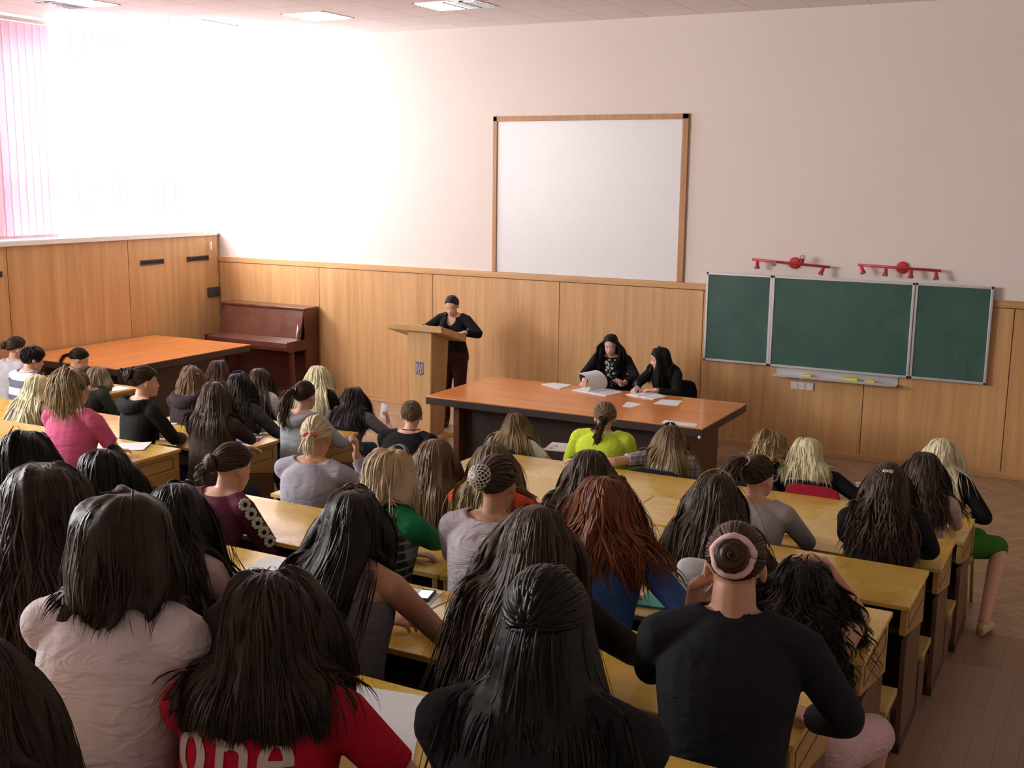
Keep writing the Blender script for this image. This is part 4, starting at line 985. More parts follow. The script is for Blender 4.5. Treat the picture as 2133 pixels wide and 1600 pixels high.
        for _ in range(40):   # even hems
            nb = {v: [e.other_vert(v).co.copy() for e in v.link_edges if e.is_boundary] for v in bm.verts if v.is_boundary}
            for v, q in nb.items():
                if len(q) == 2: v.co = v.co * .5 + (q[0] + q[1]) * .25
        bm.to_mesh(me); bm.free()
        ob = link_mesh(top.get('name', 'shirt'), me, top['mat'], root, top.get('label')); q = ob.modifiers.new('s', 'SOLIDIFY'); q.thickness = .003; q.offset = -1
        info['top'] = ob
        if top.get('collar'):
            c = MB(); rr = .070; pts = [Nk + R * rr * math.sin(a) * 1.0 - F * (rr * .95 * math.cos(a)) + F * .012 + U * (.012 - .018 * (1 - math.cos(a)) / 2) for a in np.linspace(-2.5, 2.5, 21)]
            vs = []
            for i, p in enumerate(pts):
                o = (p - Nk); o.z = 0; o.normalize(); vs += [p + U * .022 - o * .006, p + U * .026, p + o * .014 - U * .006, p + o * .016 - U * .014]
            c.add(vs, [(i * 4 + j, i * 4 + j + 1, (i + 1) * 4 + j + 1, (i + 1) * 4 + j) for i in range(20) for j in range(3)])
            cm = c.build('collar', top['collar'], root, smooth=True); q = cm.modifiers.new('s', 'SOLIDIFY'); q.thickness = .004
    if bottom:
        t = MB(); loft(t, torso_secs(0, .22, .013, 6)); kind = bottom.get('kind', 'trousers')
        for sd in (-1, 1):
            hj, kn, an = LG[sd]
            if kind == 'trousers': chain(t, [hj, kn, kn.lerp(an, .3), an + U * .01], [.098, .070, .064, .054])
            else: chain(t, [hj, kn.lerp(hj, .1)], [.102, .085])
        if kind == 'skirt': chain(t, [(LG[-1][0] + LG[1][0]) / 2, (LG[-1][1] + LG[1][1]) / 2 - (LG[1][1] - LG[1][0]) * .12], [.11, .09])
        link_mesh(kind, remeshed(t, .012, 3), bottom['mat'], root)
    for sd in (-1, 1):
        hj, kn, an = LG[sd]; f = F
        m = MB(); c = an - U * .05; rows = [(-.055, .026, .030), (-.03, .034, .045), (.03, .034, .040), (.09, .039, .030), (.14, .034, .022), (.165, .018, .012)]
        loft(m, [(c + f * y + U * (h - .034), R, U, w, h) for y, w, h in rows], 14); m.build('shoe', bottom.get('shoe', M_SHOE) if bottom else M_SHOE, root, smooth=True)
    # hair
    if hair:
        P = [cap_shell(nRh, nE, s, 1.035)]
        for h in hair:
            kind, kw = h[0], dict(h[1]) if len(h) > 1 else {}
            if kind == 'down': P.append(hair_down(rng, nRh, nE, s, caps, **kw))
            elif kind == 'to': P.append(hair_to(rng, nRh, nE, s, **kw))
            elif kind == 'tail': P.append(tail(rng, nRh, nE, s, caps, **kw))
            elif kind == 'short': P.append(hair_short(rng, nRh, nE, s, **kw))
            elif kind == 'bangs': P.append(bangs(rng, nRh, nE, s, **kw))
            elif kind == 'shell': P[0] = cap_shell(nRh, nE, s, kw.get('k', 1.05), lift=kw.get('lift', 0))
        link_mesh('hair', hair_mesh(P, 'hair'), HAIR[hcol], root)
    PEOPLE[key] = info; return info
def _sleeve(pts, rr):
    """more rings near the elbow so that the bend stays round"""
    P, Q = [], []
    for i in range(len(pts) - 1):
        for k in range(4):
            t = k / 4; P.append(pts[i].lerp(pts[i + 1], t)); Q.append(rr[i] + (rr[i + 1] - rr[i]) * t)
    P.append(pts[-1]); Q.append(rr[-1])
    S = list(P)
    for i in range(1, len(P) - 1): S[i] = (P[i - 1] + P[i] * 2 + P[i + 1]) / 4
    a = (S[0] - S[1]).normalized(); S = [S[0] + a * Q[0] * .8] + S; Q = [Q[0] * .6] + Q; return S, Q
def hash_(k):
    h = 7
    for c in str(k): h = (h * 131 + ord(c)) % 1000003
    return h
def headpt(p, d, k=1.0):
    """a world point on the hair surface of person p in head direction d"""
    d = np.array(d, float); d /= np.linalg.norm(d); q = (d * CRA * 1.05 * k + CRC) * p['s']; return Vector(p['nRh'] @ q + p['nE'])
def headdir(p, d): return (p['Rh'] @ Vector(d)).normalized()
def part_of(p, name, mb, mat, smooth=True, label=None): return mb.build(name, mat, p['root'], smooth=smooth, label=label)
def bun(p, tie, r, hcol, out=.6, name='hair_bun', N=30):
    c = headpt(p, tie) + headdir(p, tie) * r * out * .6; rng = np.random.default_rng(hash_(p['key']) + 5)
    parts = [coil(rng, np.array(c), np.array(headdir(p, tie)), (0, 0, 1), r, N)]
    m = MB().ball((0, 0, 0), (r * .9, r * .9, r * .62), 16, 10, headdir(p, tie).to_track_quat('Z', 'Y').to_matrix()); V = np.array([tuple(q) for q in m.v]) + np.array(c)
    F4 = np.array([f if len(f) == 4 else (f[0], f[1], f[2], f[2]) for f in m.f if len(f) == 4]); col = np.zeros((len(V), 4)); col[:, 0] = .1; col[:, 3] = 1
    parts.append((V, F4, col)); link_mesh(name, hair_mesh(parts, name), HAIR[hcol], p['root']); return c
def sunglasses(p, label, tilt=.62, mat=None, group='sunglasses pushed up on heads', K=1.235):
    """pushed up over the hair"""
    t = thing('sunglasses', label, 'sunglasses', headpt(p, (0, .5, 1), 1.1), group); mat = mat or M_BLACKP; Rh = p['Rh']
    def hp(az, el, k): return headpt(p, (math.cos(el) * math.sin(az), math.cos(el) * math.cos(az), math.sin(el)), k)
    for sd in (-1, 1):
        vs = []
        ca, ce = sd * .50, tilt + .34
        for q in range(18):
            a = 2 * PI * q / 18; vs.append(hp(ca + .36 * math.cos(a) * (1 if abs(math.cos(a)) < 2 else 1), ce + .24 * math.sin(a), K))
        c = hp(ca, ce, K + .03); m = MB(); m.add(vs + [c], [(q, (q + 1) % 18, 18) for q in range(18)]); l = m.build('lens', M_LENS, t, smooth=True)
        MB().tube(vs + [vs[0], vs[1]], .0035, 6, cap=False).build('lens_rim', mat, l, smooth=True)
        MB().tube([hp(sd * (.86 + .16 * q), ce - .05 - .055 * q * q * .25, K - .04) for q in range(7)], .003, 6).build('temple_arm', mat, t, smooth=True)
    MB().tube([hp(q, tilt + .42, K + .01) for q in np.linspace(-.16, .16, 5)], .003, 6).build('bridge', mat, t, smooth=True); return t
def headband(p, name, mat, az0, el, k=1.12, w=.006, flat=.5, tilt=0, label=None):
    m = MB(); vs = []
    for a in np.linspace(-PI / 2 - az0, PI / 2 + az0, 29):
        d = Vector((math.sin(a), 0, math.cos(a))); d = Matrix.Rotation(tilt, 3, 'X') @ d; vs.append(headpt(p, d, k))
    m.tube(vs, w, 8, flat=flat); return part_of(p, name, m, mat, label=label)
HP = dict(P1=(-10.003,7.850,1.203,7.724,0.000,0.25), P2=(-9.025,7.250,1.265,7.120,0.000,0.30), P3=(-9.975,8.620,0.987,8.394,0.000,0.50), P4=(-7.975,6.435,1.213,6.073,0.148,0.20),
 P5=(-6.043,5.178,1.597,5.060,0.296,0.15), P6=(-9.003,8.000,0.967,7.778,0.000,0.45), P7=(-6.529,6.239,1.433,6.130,0.148,0.05), P8=(-7.002,7.238,1.258,7.120,0.000,0.15),
 P9=(-7.820,8.450,1.073,8.257,0.000,0.10), P10=(-5.730,6.148,1.409,6.030,0.148,0.15), P11=(-6.462,7.218,1.250,7.100,0.000,0.15), P12=(-7.301,8.450,1.040,8.257,0.000,0.10),
 P13=(-5.760,7.213,1.239,7.100,0.000,0.10), P14=(-6.628,8.500,1.118,8.307,0.000,0.10), P15=(-6.099,8.330,0.992,8.120,0.000,0.30), P16=(-4.836,7.375,1.152,7.100,0.000,0.15),
 P17=(-3.984,5.090,1.531,4.960,0.296,0.30), P18=(-3.848,4.238,1.560,3.890,0.444,0.35), P19=(-3.887,3.050,1.856,2.920,0.592,0.30), P20=(-3.412,3.034,1.843,2.900,0.592,0.35),
 P21=(-2.558,2.060,2.112,1.938,0.740,0.20), P22=(-2.036,1.870,2.148,1.757,0.740,0.10), P23=(-2.961,2.950,1.788,2.815,0.592,0.20), P24=(-1.669,1.950,1.992,1.820,0.740,0.30),
 P25=(-1.739,1.270,2.059,1.038,0.888,0.20), P26=(-2.222,3.026,1.850,2.900,0.592,0.25), P27=(-2.778,4.072,1.704,3.950,0.444,0.20), P28=(-3.185,5.082,1.502,4.960,0.296,0.20),
 P29=(-2.835,5.078,1.522,4.960,0.296,0.15), P30=(-2.264,4.112,1.722,3.990,0.444,0.20), P31=(-1.525,3.020,1.903,2.890,0.592,0.30), P32=(-4.412,8.340,0.935,8.130,0.000,0.30),
 P33=(-3.631,8.420,1.077,8.218,0.000,0.20), P34=(-3.032,8.330,0.985,8.132,0.000,0.15), P35=(-2.277,5.102,1.552,4.980,0.296,0.20), P36=(-1.769,4.116,1.709,3.990,0.444,0.25),
 P37=(-1.610,5.082,1.521,4.960,0.296,0.20), P38=(-1.701,6.143,1.363,6.030,0.148,0.10), P39=(-2.235,8.360,1.019,8.150,0.000,0.30), P40=(-1.954,8.330,1.011,8.132,0.000,0.15),
 P41=(-1.003,6.168,1.410,6.050,0.148,0.15), P42=(-0.968,7.222,1.260,7.100,0.000,0.20), P43=(-1.020,8.450,1.096,8.252,0.000,0.15), P44=(-0.889,3.020,1.936,2.894,0.592,0.25),
 P45=(-0.992,4.300,1.422,3.911,0.444,0.55), P46=(-0.979,2.000,2.101,1.862,0.740,0.40))
HP['P36'] = (-1.769, 4.116, 1.709, 3.96, .444, .25)
# ------------------------------------------------------------------ clothes
C_BLACK = cloth('black_knit', (.010, .010, .012)); C_NAVY = cloth('black_navy_knit', (.014, .014, .019)); C_JEANS = cloth('dark_denim', (.03, .04, .07)); C_DARK = cloth('charcoal_knit', (.045, .042, .052))
C_WHITE = cloth('white_cotton', (.72, .70, .74)); C_PINKW = cloth('pinkish_white_shirt', (.66, .56, .59), wrinkle=.6); C_MAUVE = cloth('pale_mauve_cotton', (.52, .47, .52), wrinkle=.7)
C_PINK = cloth('pink_cotton', (.62, .115, .25)); C_GREYW = cloth('grey_white_shirt', (.52, .52, .56)); C_STRIPE = cloth('striped_jersey', (.62, .66, .80), pat='stripes', col2=(.13, .14, .20), k=2.3)
C_GTANK = cloth('grey_tank_cotton', (.17, .16, .18)); C_MOSS = cloth('mossy_black_jacket', (.028, .034, .026)); C_HOOD = cloth('black_hoodie', (.016, .015, .016)); C_PLUM = cloth('dark_plum_hoodie', (.042, .032, .040))
C_BROWNJ = cloth('dark_brown_jacket', (.048, .031, .028)); C_CHAR = cloth('speckled_charcoal', (.05, .047, .056), var=.4); C_LGREY = cloth('light_grey_fleece', (.40, .43, .48)); C_TAUPE = cloth('taupe_grey_knit', (.14, .125, .14))
C_LILAC = cloth('lilac_grey_knit', (.36, .35, .43), var=.14); C_MAROON = cloth('maroon_knit', (.11, .022, .045), var=.2); C_BEIGE = cloth('pinkish_beige_blouse', (.50, .38, .36)); C_RED = cloth('red_tee', (.50, .008, .03))
C_GREEN = cloth('green_jersey', (.012, .21, .075)); C_TAN = cloth('olive_tan_knit', (.20, .15, .085)); C_ORANGE = cloth('orange_red_cotton', (.85, .10, .035), wrinkle=.8); C_SHEER = cloth('white_chiffon', (.70, .70, .72))
C_LIME = cloth('lime_green_jacket', (.62, .80, .06)); C_PLAID = cloth('grey_plaid_cotton', (.34, .34, .40), pat='plaid', col2=(.62, .62, .66), k=9); C_DENIM = cloth('blue_denim_shirt', (.035, .085, .24)); C_DBROWN = cloth('dark_brown_knit', (.035, .024, .02))
C_GREYT = cloth('light_warm_grey_tee', (.40, .37, .37)); C_SKIRT = cloth('green_skirt_cotton', (.04, .16, .018)); C_PALEP = cloth('pale_pink_trousers', (.62, .42, .42), wrinkle=.7); C_AQUA = cloth('pale_aqua_top', (.30, .55, .60)); C_BURG = cloth('burgundy_trousers', (.06, .02, .024))
C_VEST = cloth('black_plaid_vest', (.030, .034, .032), pat='plaid', col2=(.34, .30, .27), k=8)
BT = dict(mat=C_JEANS); BK = dict(mat=C_BLACK)
def P(key, label, **kw):
    x, y, z, hy, zf, pit = HP[key]; kw.setdefault('bottom', BT); kw.setdefault('group', 'students listening in the hall')
    pit = kw.pop('pit', pit); hy = kw.pop('hy', hy); x += kw.pop('dx', 0); return person(key, label, (x, y, z), hy, zf, pit, **kw)
def down(N=260, end=.3, **k): return ('down', dict(N=N, end=end, **k))
def to(tie, N=210, **k): return ('to', dict(N=N, tie=tie, **k))
def tail_(tie, length, N=90, **k): return ('tail', dict(N=N, tie=tie, length=length, **k))
WIDE = lambda s: {}
def clip(p, name, d, mat, w=.03, h=.012, label=None, k=1.12):
    c = headpt(p, d, k); q = headdir(p, d).to_track_quat('Z', 'Y').to_matrix(); m = MB()
    m.ball(c + q @ Vector((-w * .5, 0, 0)), (w * .5, h, .006), 12, 8, q).ball(c + q @ Vector((w * .5, 0, 0)), (w * .5, h, .006), 12, 8, q).ball(c, (h * .6, h * .6, .008), 10, 8, q)
    return part_of(p, name, m, mat, label=label)
def tie_ring(p, d, mat, r=.02, w=.008, k=1.16, name='hair_tie', label=None, wob=0):
    c = headpt(p, d, k); q = headdir(p, d).to_track_quat('Z', 'Y').to_matrix(); n = 24
    pts = [c + q @ Vector((r * math.cos(a) * (1 + wob * math.sin(5 * a)), r * math.sin(a), wob * r * math.cos(7 * a))) for a in np.linspace(0, 2 * PI, n + 1)]
    return part_of(p, name, MB().tube(pts, [w * (1 + wob * math.sin(9 * a)) for a in np.linspace(0, 2 * PI, n + 1)], 10), mat, label=label)

# ------------------------------------------------------------------ the audience, left block
p = P('P1', 'person in a grey white collared shirt with a low brown bun, leftmost far row', yaw=-.35, hair=[to((-.35, -1, -.12)), tail_((-.35, -1, -.12), .10, N=40)], hcol='brown', top=dict(mat=C_GREYW, collar=C_GREYW), armL='lap', armR='lap')
bun(p, (-.35, -1, -.12), .042, 'brown'); tie_ring(p, (-.35, -1, -.12), M_BRASS, .024, .005)
P('P2', 'person with short black hair wearing a blue and grey striped jersey', yaw=-.4, male=True, hair=[('shell', dict(k=1.09)), ('short', dict(N=900, L=.05, lift=.016, wid=.006))], hcol='black', top=dict(mat=C_STRIPE, collar=C_GREYW), armL='lap', armR='lap')
P('P3', 'person bent low by the long table with dark hair tied back, forehead showing', yaw=-.75, hair=[to((0, -1, -.2)), tail_((0, -1, -.2), .2)], hcol='dark', top=dict(mat=C_BLACK), armL='lap', armR='lap')
p = P('P4', 'person with long pale blonde hair and a grey strap top beside the pink shirt', yaw=.3, hair=[down(300, .40, wave=.006, freq=4, part=.02)], hcol='platinum', top=dict(mat=C_GTANK, sleeve=0, strap=1, t1=.86))
sunglasses(p, 'dark sunglasses on long pale blonde hair at the left edge')
p = P('P5', 'person in a pink tee with a long dark blonde ponytail, hand on a sheet', yaw=.45, hair=[to((0, -.75, .7)), tail_((0, -.75, .7), .44, N=240, spread=.045, wid=.005, wave=.004)], hcol='dirty', top=dict(mat=C_PINK, sleeve=.36), widen=1.08,
      armR=dict(w=(-5.97, 5.42, 1.095), d=(-.1, 1, .05), n=(0, 0, 1)), armL='inner')
tie_ring(p, (0, -.75, .7), M_BROW, .026, .008)
p = P('P6', 'person with short ash blonde hair and glasses in a mossy black jacket', yaw=-.1, pit=.35, hair=[down(240, .09, tuck=.5)], hcol='ash', top=dict(mat=C_MOSS), armL='lap', armR='lap')
GL = thing('eyeglasses', 'thin framed glasses worn by the person with short ash blonde hair', 'glasses', p['E'] + headdir(p, (0, 1, 0)) * .09)
def glasses(p, t):
    fr = MB(); Rh, E, s = p['Rh'], p['E'], p['s']
    for sd in (-1, 1):
        c = Vector((sd * .033, .098, -.004)); pts = [E + Rh @ (c + Vector((.024 * math.cos(a), -.004 * abs(math.cos(a)), .017 * math.sin(a)))) * s for a in np.linspace(0, 2 * PI, 21)]; fr.tube(pts, .0016, 6)
        fr.tube([E + Rh @ Vector(q) * s for q in ((sd * .058, .094, .002), (sd * .080, .05, .002), (sd * .085, -.01, .0), (sd * .083, -.03, -.015))], .0016, 6)
    fr.tube([E + Rh @ Vector(q) * s for q in ((-.010, .099, .0), (0, .103, .003), (.010, .099, .0))], .0016, 6); fr.build('frame', M_ALU, t, smooth=True)
    ln = MB()
    for sd in (-1, 1):
        c = Vector((sd * .033, .097, -.004)); ln.add([E + Rh @ (c + Vector((.023 * math.cos(a), 0, .016 * math.sin(a)))) * s for a in np.linspace(0, 2 * PI, 19)[:-1]], [tuple(range(18))])
    ln.build('lens', M_GLASS, t)
glasses(p, GL)
p = P('P7', 'person with a dark bun and straight fringe in profile, black hooded jacket', yaw=-.5, hair=[to((0, -1, .35)), ('bangs', dict(N=60, to=.02))], hcol='brown', top=dict(mat=C_HOOD, hood=1), armL='inner', armR='desk')
bun(p, (0, -1, .35), .05, 'black'); m = MB(); rg = random.Random(3)
for q in range(16):
    c = headpt(p, (-.25, -1, .45), 1.42) + Vector((rg.uniform(-.035, .035), rg.uniform(-.03, .03), rg.uniform(-.03, .03))); m.ball(c, (.016, .016, .006), 8, 6, Matrix.Rotation(rg.uniform(0, 3), 3, Vector((rg.random(), rg.random(), 1)).normalized()))
part_of(p, 'hair_flower', m, M_BLACKP)
p = P('P8', 'person with light brown hair and a small bow clip in a plum hoodie', yaw=.35, hair=[down(240, .17, part=.03)], hcol='ltbrown', top=dict(mat=C_PLUM, hood=1), armL='inner', armR='inner')
clip(p, 'hair_clip', (.75, -.45, .25), plain('pale_blue_satin', (.5, .56, .62), .4), .02, .01, 'pale bow clip')
P('P9', 'person with smooth auburn brown hair in the far left front row', yaw=.6, hair=[down(240, .14)], hcol='auburn', top=dict(mat=C_DARK), armL='lap', armR='lap')
P('P10', 'person in a dark brown jacket resting an arm by a blue notebook', yaw=.6, hair=[down(260, .24, part=.01)], hcol='brown', top=dict(mat=C_BROWNJ), widen=1.06, byaw=.15, armR=dict(w=(-5.78, 6.62, .95), d=(-.5, 1, 0), pole=(1, -.1, -.35)), armL='inner')
p = P('P11', 'person with dark hair and a thin blue hair band in speckled charcoal', yaw=.6, hair=[down(240, .19)], hcol='dark', top=dict(mat=C_CHAR), armL='inner', armR='desk')
headband(p, 'hair_band', plain('blue_band', (.05, .09, .25), .4), -.25, 0, 1.17, .006, tilt=-.1, label='thin blue band')
P('P12', 'person with long brown hair and white short sleeves in the left front row', yaw=.45, hair=[down(260, .36)], hcol='brown', top=dict(mat=C_WHITE, sleeve=.4), armL='lap', armR='lap')
p = P('P13', 'person with a dark brown ponytail in a light grey hoodie', yaw=.05, hair=[to((-.35, -1, .25)), tail_((-.35, -1, .25), .40, N=130, wave=.008, freq=3)], hcol='brown', top=dict(mat=C_LGREY, hood=1), widen=1.06, armL='inner', armR='desk')
clip(p, 'hair_claw', (-.35, -1, .3), M_BLACKP, .035, .03, 'black claw clip', 1.2)
P('P14', 'person with straight platinum hair in black in the left front row', yaw=.5, hair=[down(300, .36, ragged=.01)], hcol='platinum', top=dict(mat=C_BLACK), armL='lap', armR='lap')
P('P15', 'person with long dark hair in taupe grey holding up a folded sheet', yaw=.5, hair=[down(260, .24)], hcol='dark', top=dict(mat=C_TAUPE, sleeve=.7), widen=1.08, armL='lap', armR=dict(w=(-5.86, 8.55, .72), d=(-.25, .2, .9), n=(.9, -.2, .2), lat=(-.3, .9, 0), pole=(.9, -.2, -.6)), curlR=.6)
P('P16', 'person with cropped dark hair and a black collared shirt', yaw=.5, male=True, hair=[('shell', dict(k=1.05)), ('short', dict(N=1700, L=.02, lift=.009, wid=.003))], hcol='ltbrown', top=dict(mat=C_BLACK, collar=C_BLACK), armL='inner', armR='inner')
# ------------------------------------------------------------------ right block, middle rows
p = P('P17', 'person with a low blonde ponytail and red clip in a lilac grey jumper', yaw=.35, skin='tan', hair=[to((0, -1, -.22)), tail_((0, -1, -.22), .17, N=70, spread=.015, wid=.006)], hcol='pale', top=dict(mat=C_LILAC), widen=1.12,
      armR=dict(w=(-3.84, 5.27, 1.385), d=(-.05, .12, 1), n=(.7, -.6, 0), lat=(-.5, .8, 0), pole=(.6, .6, -1)), curlR=1.15, armL='inner', voxel=.0065)
M_REDCLIP = plain('red_plastic', (.65, .05, .06), .2)
clip(p, 'hair_clip', (0, -1, -.2), M_REDCLIP, .045, .014, 'red clip', 1.2)
p = P('P18', 'person with dark hair half pinned up in a maroon knit with white crochet flowers', yaw=-.15, hair=[to((-.3, -1, -.25)), tail_((-.5, -1, -.3), .16, N=60, spread=.05, wave=.012)], hcol='brown', top=dict(mat=C_MAROON), armL='inner', armR='inner')
bun(p, (-.35, -1, -.28), .046, 'brown'); headband(p, 'hair_band', M_BROW, .2, 0, 1.14, .004, tilt=-.75)
M_CRO = plain('white_crochet', (.66, .64, .58), .9, bump=.5, scale=200); S, Eb, W = p['A'][1][:3]; ax = (Eb - S).normalized()
for q in range(5):
    m = MB(); o = (p['R'] * .75 - p['F'] * .5 + p['U'] * .55).normalized(); o = (o - ax * o.dot(ax)).normalized(); c = S + ax * (-.035 + q * .058) + o * .064; rm = o.to_track_quat('Z', 'Y').to_matrix()
    for k in range(9):
        a = 2 * PI * k / 9; m.ball(c + rm @ Vector((.022 * math.cos(a), .022 * math.sin(a), -.003)), (.0105, .0105, .006), 8, 6, rm)
    m.ball(c - o * .004, (.027, .027, .006), 14, 6, rm); fl = part_of(p, 'crochet_flower', m, M_CRO, label='white crochet flower on the right sleeve')
    MB().ball(c + o * .004, (.012, .012, .006), 10, 6, rm).build('flower_centre', C_BLACK, fl, smooth=True)
p = P('P19', 'person with black hair and dark sunglasses pushed up at the left photo edge', yaw=.3, hair=[down(300, .26, vol=(.006, .036))], hcol='black', top=dict(mat=C_BLACK))
sunglasses(p, 'dark sunglasses on black hair at the left photo edge', tilt=.35)
P('P20', 'person with short black hair seen over the brown haired heads at left', yaw=.6, hair=[down(260, .14, tuck=.3)], hcol='black', top=dict(mat=C_BLACK))
p = P('P23', 'person with long dark hair, sunglasses on top, pinkish beige blouse', yaw=.45, hair=[down(300, .31, wave=.008, freq=3, flare=.12)], hcol='dark', top=dict(mat=C_BEIGE))
sunglasses(p, 'sunglasses on the long dark hair above the pinkish beige blouse', tilt=.45)
p = P('P27', 'person with a pale blonde bob in a green jersey and plaid vest', yaw=-.4, hair=[down(320, .115, tuck=.42, vol=(.01, .036), face=.03, facez=-.0, arms=False)], hcol='pale', top=dict(mat=C_GREEN, collar=C_GREEN), widen=1.1, armR=dict(w=(-2.74, 4.46, 1.27), d=(-.3, .9, .25), n=(.3, -.2, 1)), armL='inner')
headband(p, 'hair_band', plain('dark_band', (.05, .05, .04), .5), .0, 0, 1.27, .010, tilt=-.30, label='patterned dark band')
p = P('P28', 'person with long brown hair in an olive tan top behind the blonde bob', yaw=.35, hair=[down(280, .36)], hcol='ltbrown', top=dict(mat=C_TAN), armL='inner', armR='chin')
p = P('P29', 'person with wavy dark blonde hair and an orange red sleeve on the desk', yaw=.45, hair=[down(280, .33, wave=.010, freq=3, part=-.02)], hcol='dirty', top=dict(mat=C_ORANGE, flare=.0), armL='inner', armR=dict(w=(-2.62, 5.56, 1.10), d=(-.9, .4, 0), pole=(1, -.2, -.35)))
def vest(p, mat, t0=.05, t1=.95, name='vest', ex=.016):
    m = MB(); o = []
    for t in np.linspace(t0, t1, 14):
        r, f = p['frame'](t); w = np.interp(t, [q[0] for q in TORSO], [q[1] for q in TORSO]) * 1.1; d = np.interp(t, [q[0] for q in TORSO], [q[2] for q in TORSO]) * 1.06; o.append((p['spine'](t), r, f, w + ex, d + ex))
    loft(m, o); 
    for sd in (-1, 1): chain(m, [p['spine'](.93) + p['R'] * sd * .04, p['SH'][sd].lerp(p['spine'](.93), .35)], [.066, .066])
    link_mesh(name, remeshed(m, .009, 2), mat, p['root'])
vest(p, C_BLACK); vest(PEOPLE['P27'], C_VEST, t1=.93)
p = P('P30', 'person with a white crochet net over a brown bun and a pale mauve tee', yaw=.12, skin='tan', hair=[to((-.42, -1, .12), lift=(.005, .02))], hcol='brown', top=dict(mat=C_MAUVE, sleeve=.34, fit=.006), widen=1.08, armL='inner', armR='inner')
c = bun(p, (-.42, -1, .12), .044, 'brown'); m = MB(); q = headdir(p, (-.42, -1, .12)).to_track_quat('Z', 'Y').to_matrix(); r = .051
def netpt(u, v): return c + q @ (Vector((math.sin(u) * math.cos(v), math.sin(u) * math.sin(v), math.cos(u) * .86)) * r)
for sgn in (-1, 1):
    for k in range(14): m.tube([netpt(.12 + 1.75 * t, 2 * PI * k / 14 + sgn * t * 1.35) for t in np.linspace(0, 1, 12)], .0026, 6)
for u in (.12, 1.87): m.tube([netpt(u, a) for a in np.linspace(0, 2 * PI, 25)], .003 if u < 1 else .0045, 6)
part_of(p, 'hair_net', m, M_CRO, label='white crochet net'); clip(p, 'hair_pin', (.8, -.35, .35), M_BLACKP, .003, .03, None, 1.12)
# front row, right block
LAP = dict(armL='lap', armR='lap')
P('P32', 'person with straight dark blonde hair in a sheer white blouse, front row', yaw=.15, hair=[down(280, .26, flare=.08)], hcol='dirty', top=dict(mat=C_SHEER, sleeve=.3), hipx=-4.42, armL='lap', armR=dict(w=(-4.24, 8.46, .70), d=(.7, .5, 0), n=(0, 0, -1), lat=(.5, -.7, 0), pole=(.8, -.2, -.6)))
p = P('P33', 'person in a lime green jacket with a thick brown braid', yaw=.45, hair=[to((.0, -1, -.18), N=260, lift=(.008, .026))], hcol='ltbrown', top=dict(mat=C_LIME, fit=.012), widen=1.2, armL='lap', armR='lap')
b0 = headpt(p, (0, -1, -.18), 1.2); N_ = p['N']; rng = np.random.default_rng(8); paths = []; T = np.linspace(0, 1, 26); L = .30
cen = np.array([tuple(b0.lerp(Vector((b0.x - .015, b0.y - .055 - .02 * t, b0.z - L * t)), min(1, t * 3)) + Vector((-.02 * t, 0, -L * t * (1 if t > 1 / 3 else 1) * (0 if t > 1 / 3 else 0)))) for t in T]); cen[:, 2] = b0.z - L * T; cen[:, 1] = b0.y - .075 * np.clip(T * 2.2, 0, 1) - .012
for k in range(3):
    ph = 2 * PI * k / 3
    for j in range(26):
        a = 10.5 * 2 * PI * T / 2.6 + ph; w = .024 * (1 - .45 * T); oo = rng.normal(0, .0065, 3); paths.append(cen + np.stack([w * np.sin(a) + oo[0], -.010 * np.sin(2 * a) + oo[1] - .008, oo[2] * np.ones_like(a)], 1))
link_mesh('braid', hair_mesh([locks_mesh(np.array(paths), np.full(len(paths), .0065), cen.mean(0), rng.uniform(0, 1, len(paths)), 'b', thick=.8, taper=(.8, 1, .4))], 'braid'), HAIR['brown'], p['root'])
p = P('P34', 'person with layered blonde hair in a grey plaid shirt, arm along the desk', yaw=.35, hair=[down(280, .30, ragged=.05, flare=.08)], hcol='dirty', top=dict(mat=C_PLAID, sleeve=.32), widen=1.1, armR='lap', armL=dict(w=(-3.60, 7.90, .812), e=(-3.36, 7.975, .815), d=(-1, -.15, 0), n=(0, 0, 1), lat=(0, 1, 0)))
sunglasses(p, 'black sunglasses on layered blonde hair before the long table', tilt=.75)
P('P35', 'person with long dark brown hair between the lime jacket and the auburn hair', yaw=.35, hair=[down(280, .34, flare=.1)], hcol='brown', top=dict(mat=C_DARK))
p = P('P36', 'person with loose auburn red hair in a blue denim shirt', yaw=.35, hair=[down(320, .24, wave=.012, freq=5, wild=.0022, flare=.28, vol=(.008, .045))], hcol='red', top=dict(mat=C_DENIM), widen=1.1, armR=dict(w=(-1.42, 4.22, 1.245), d=(-.3, .9, 0), pole=(1, -.6, -.5)), armL='inner')
clip(p, 'hair_clip', (.75, .2, .75), M_BLACKP, .02, .012, None, 1.35)
M_STRIPEB = cloth('striped_cuff', (.5, .5, .5), pat='stripes', col2=(.02, .02, .02), k=14)
p = P('P37', 'person with very long dark hair and a shiny hair band in a dark brown knit', yaw=.28, hair=[down(320, .42, vol=(.006, .034), flare=.05)], hcol='brown', top=dict(mat=C_DBROWN), widen=1.05)
headband(p, 'hair_band', plain('gold_band', (.55, .5, .25), .25, .6), .05, 0, 1.22, .006, tilt=-.25, label='shiny gold band')
p = P('P38', 'person with a brown ponytail and small glasses in a light warm grey tee', yaw=-.35, hair=[to((-.35, -.8, .65)), tail_((-.35, -.8, .65), .34, N=140, spread=.04, wave=.005)], hcol='brown', top=dict(mat=C_GREYT, sleeve=.7), widen=1.08, byaw=.1)
tie_ring(p, (-.35, -.8, .65), plain('pink_tie', (.7, .45, .48), .6), .022, .007)
GL2 = thing('eyeglasses', 'small glasses worn by the person with the brown ponytail and grey tee', 'glasses', p['E'] + headdir(p, (0, 1, 0)) * .09); glasses(p, GL2)
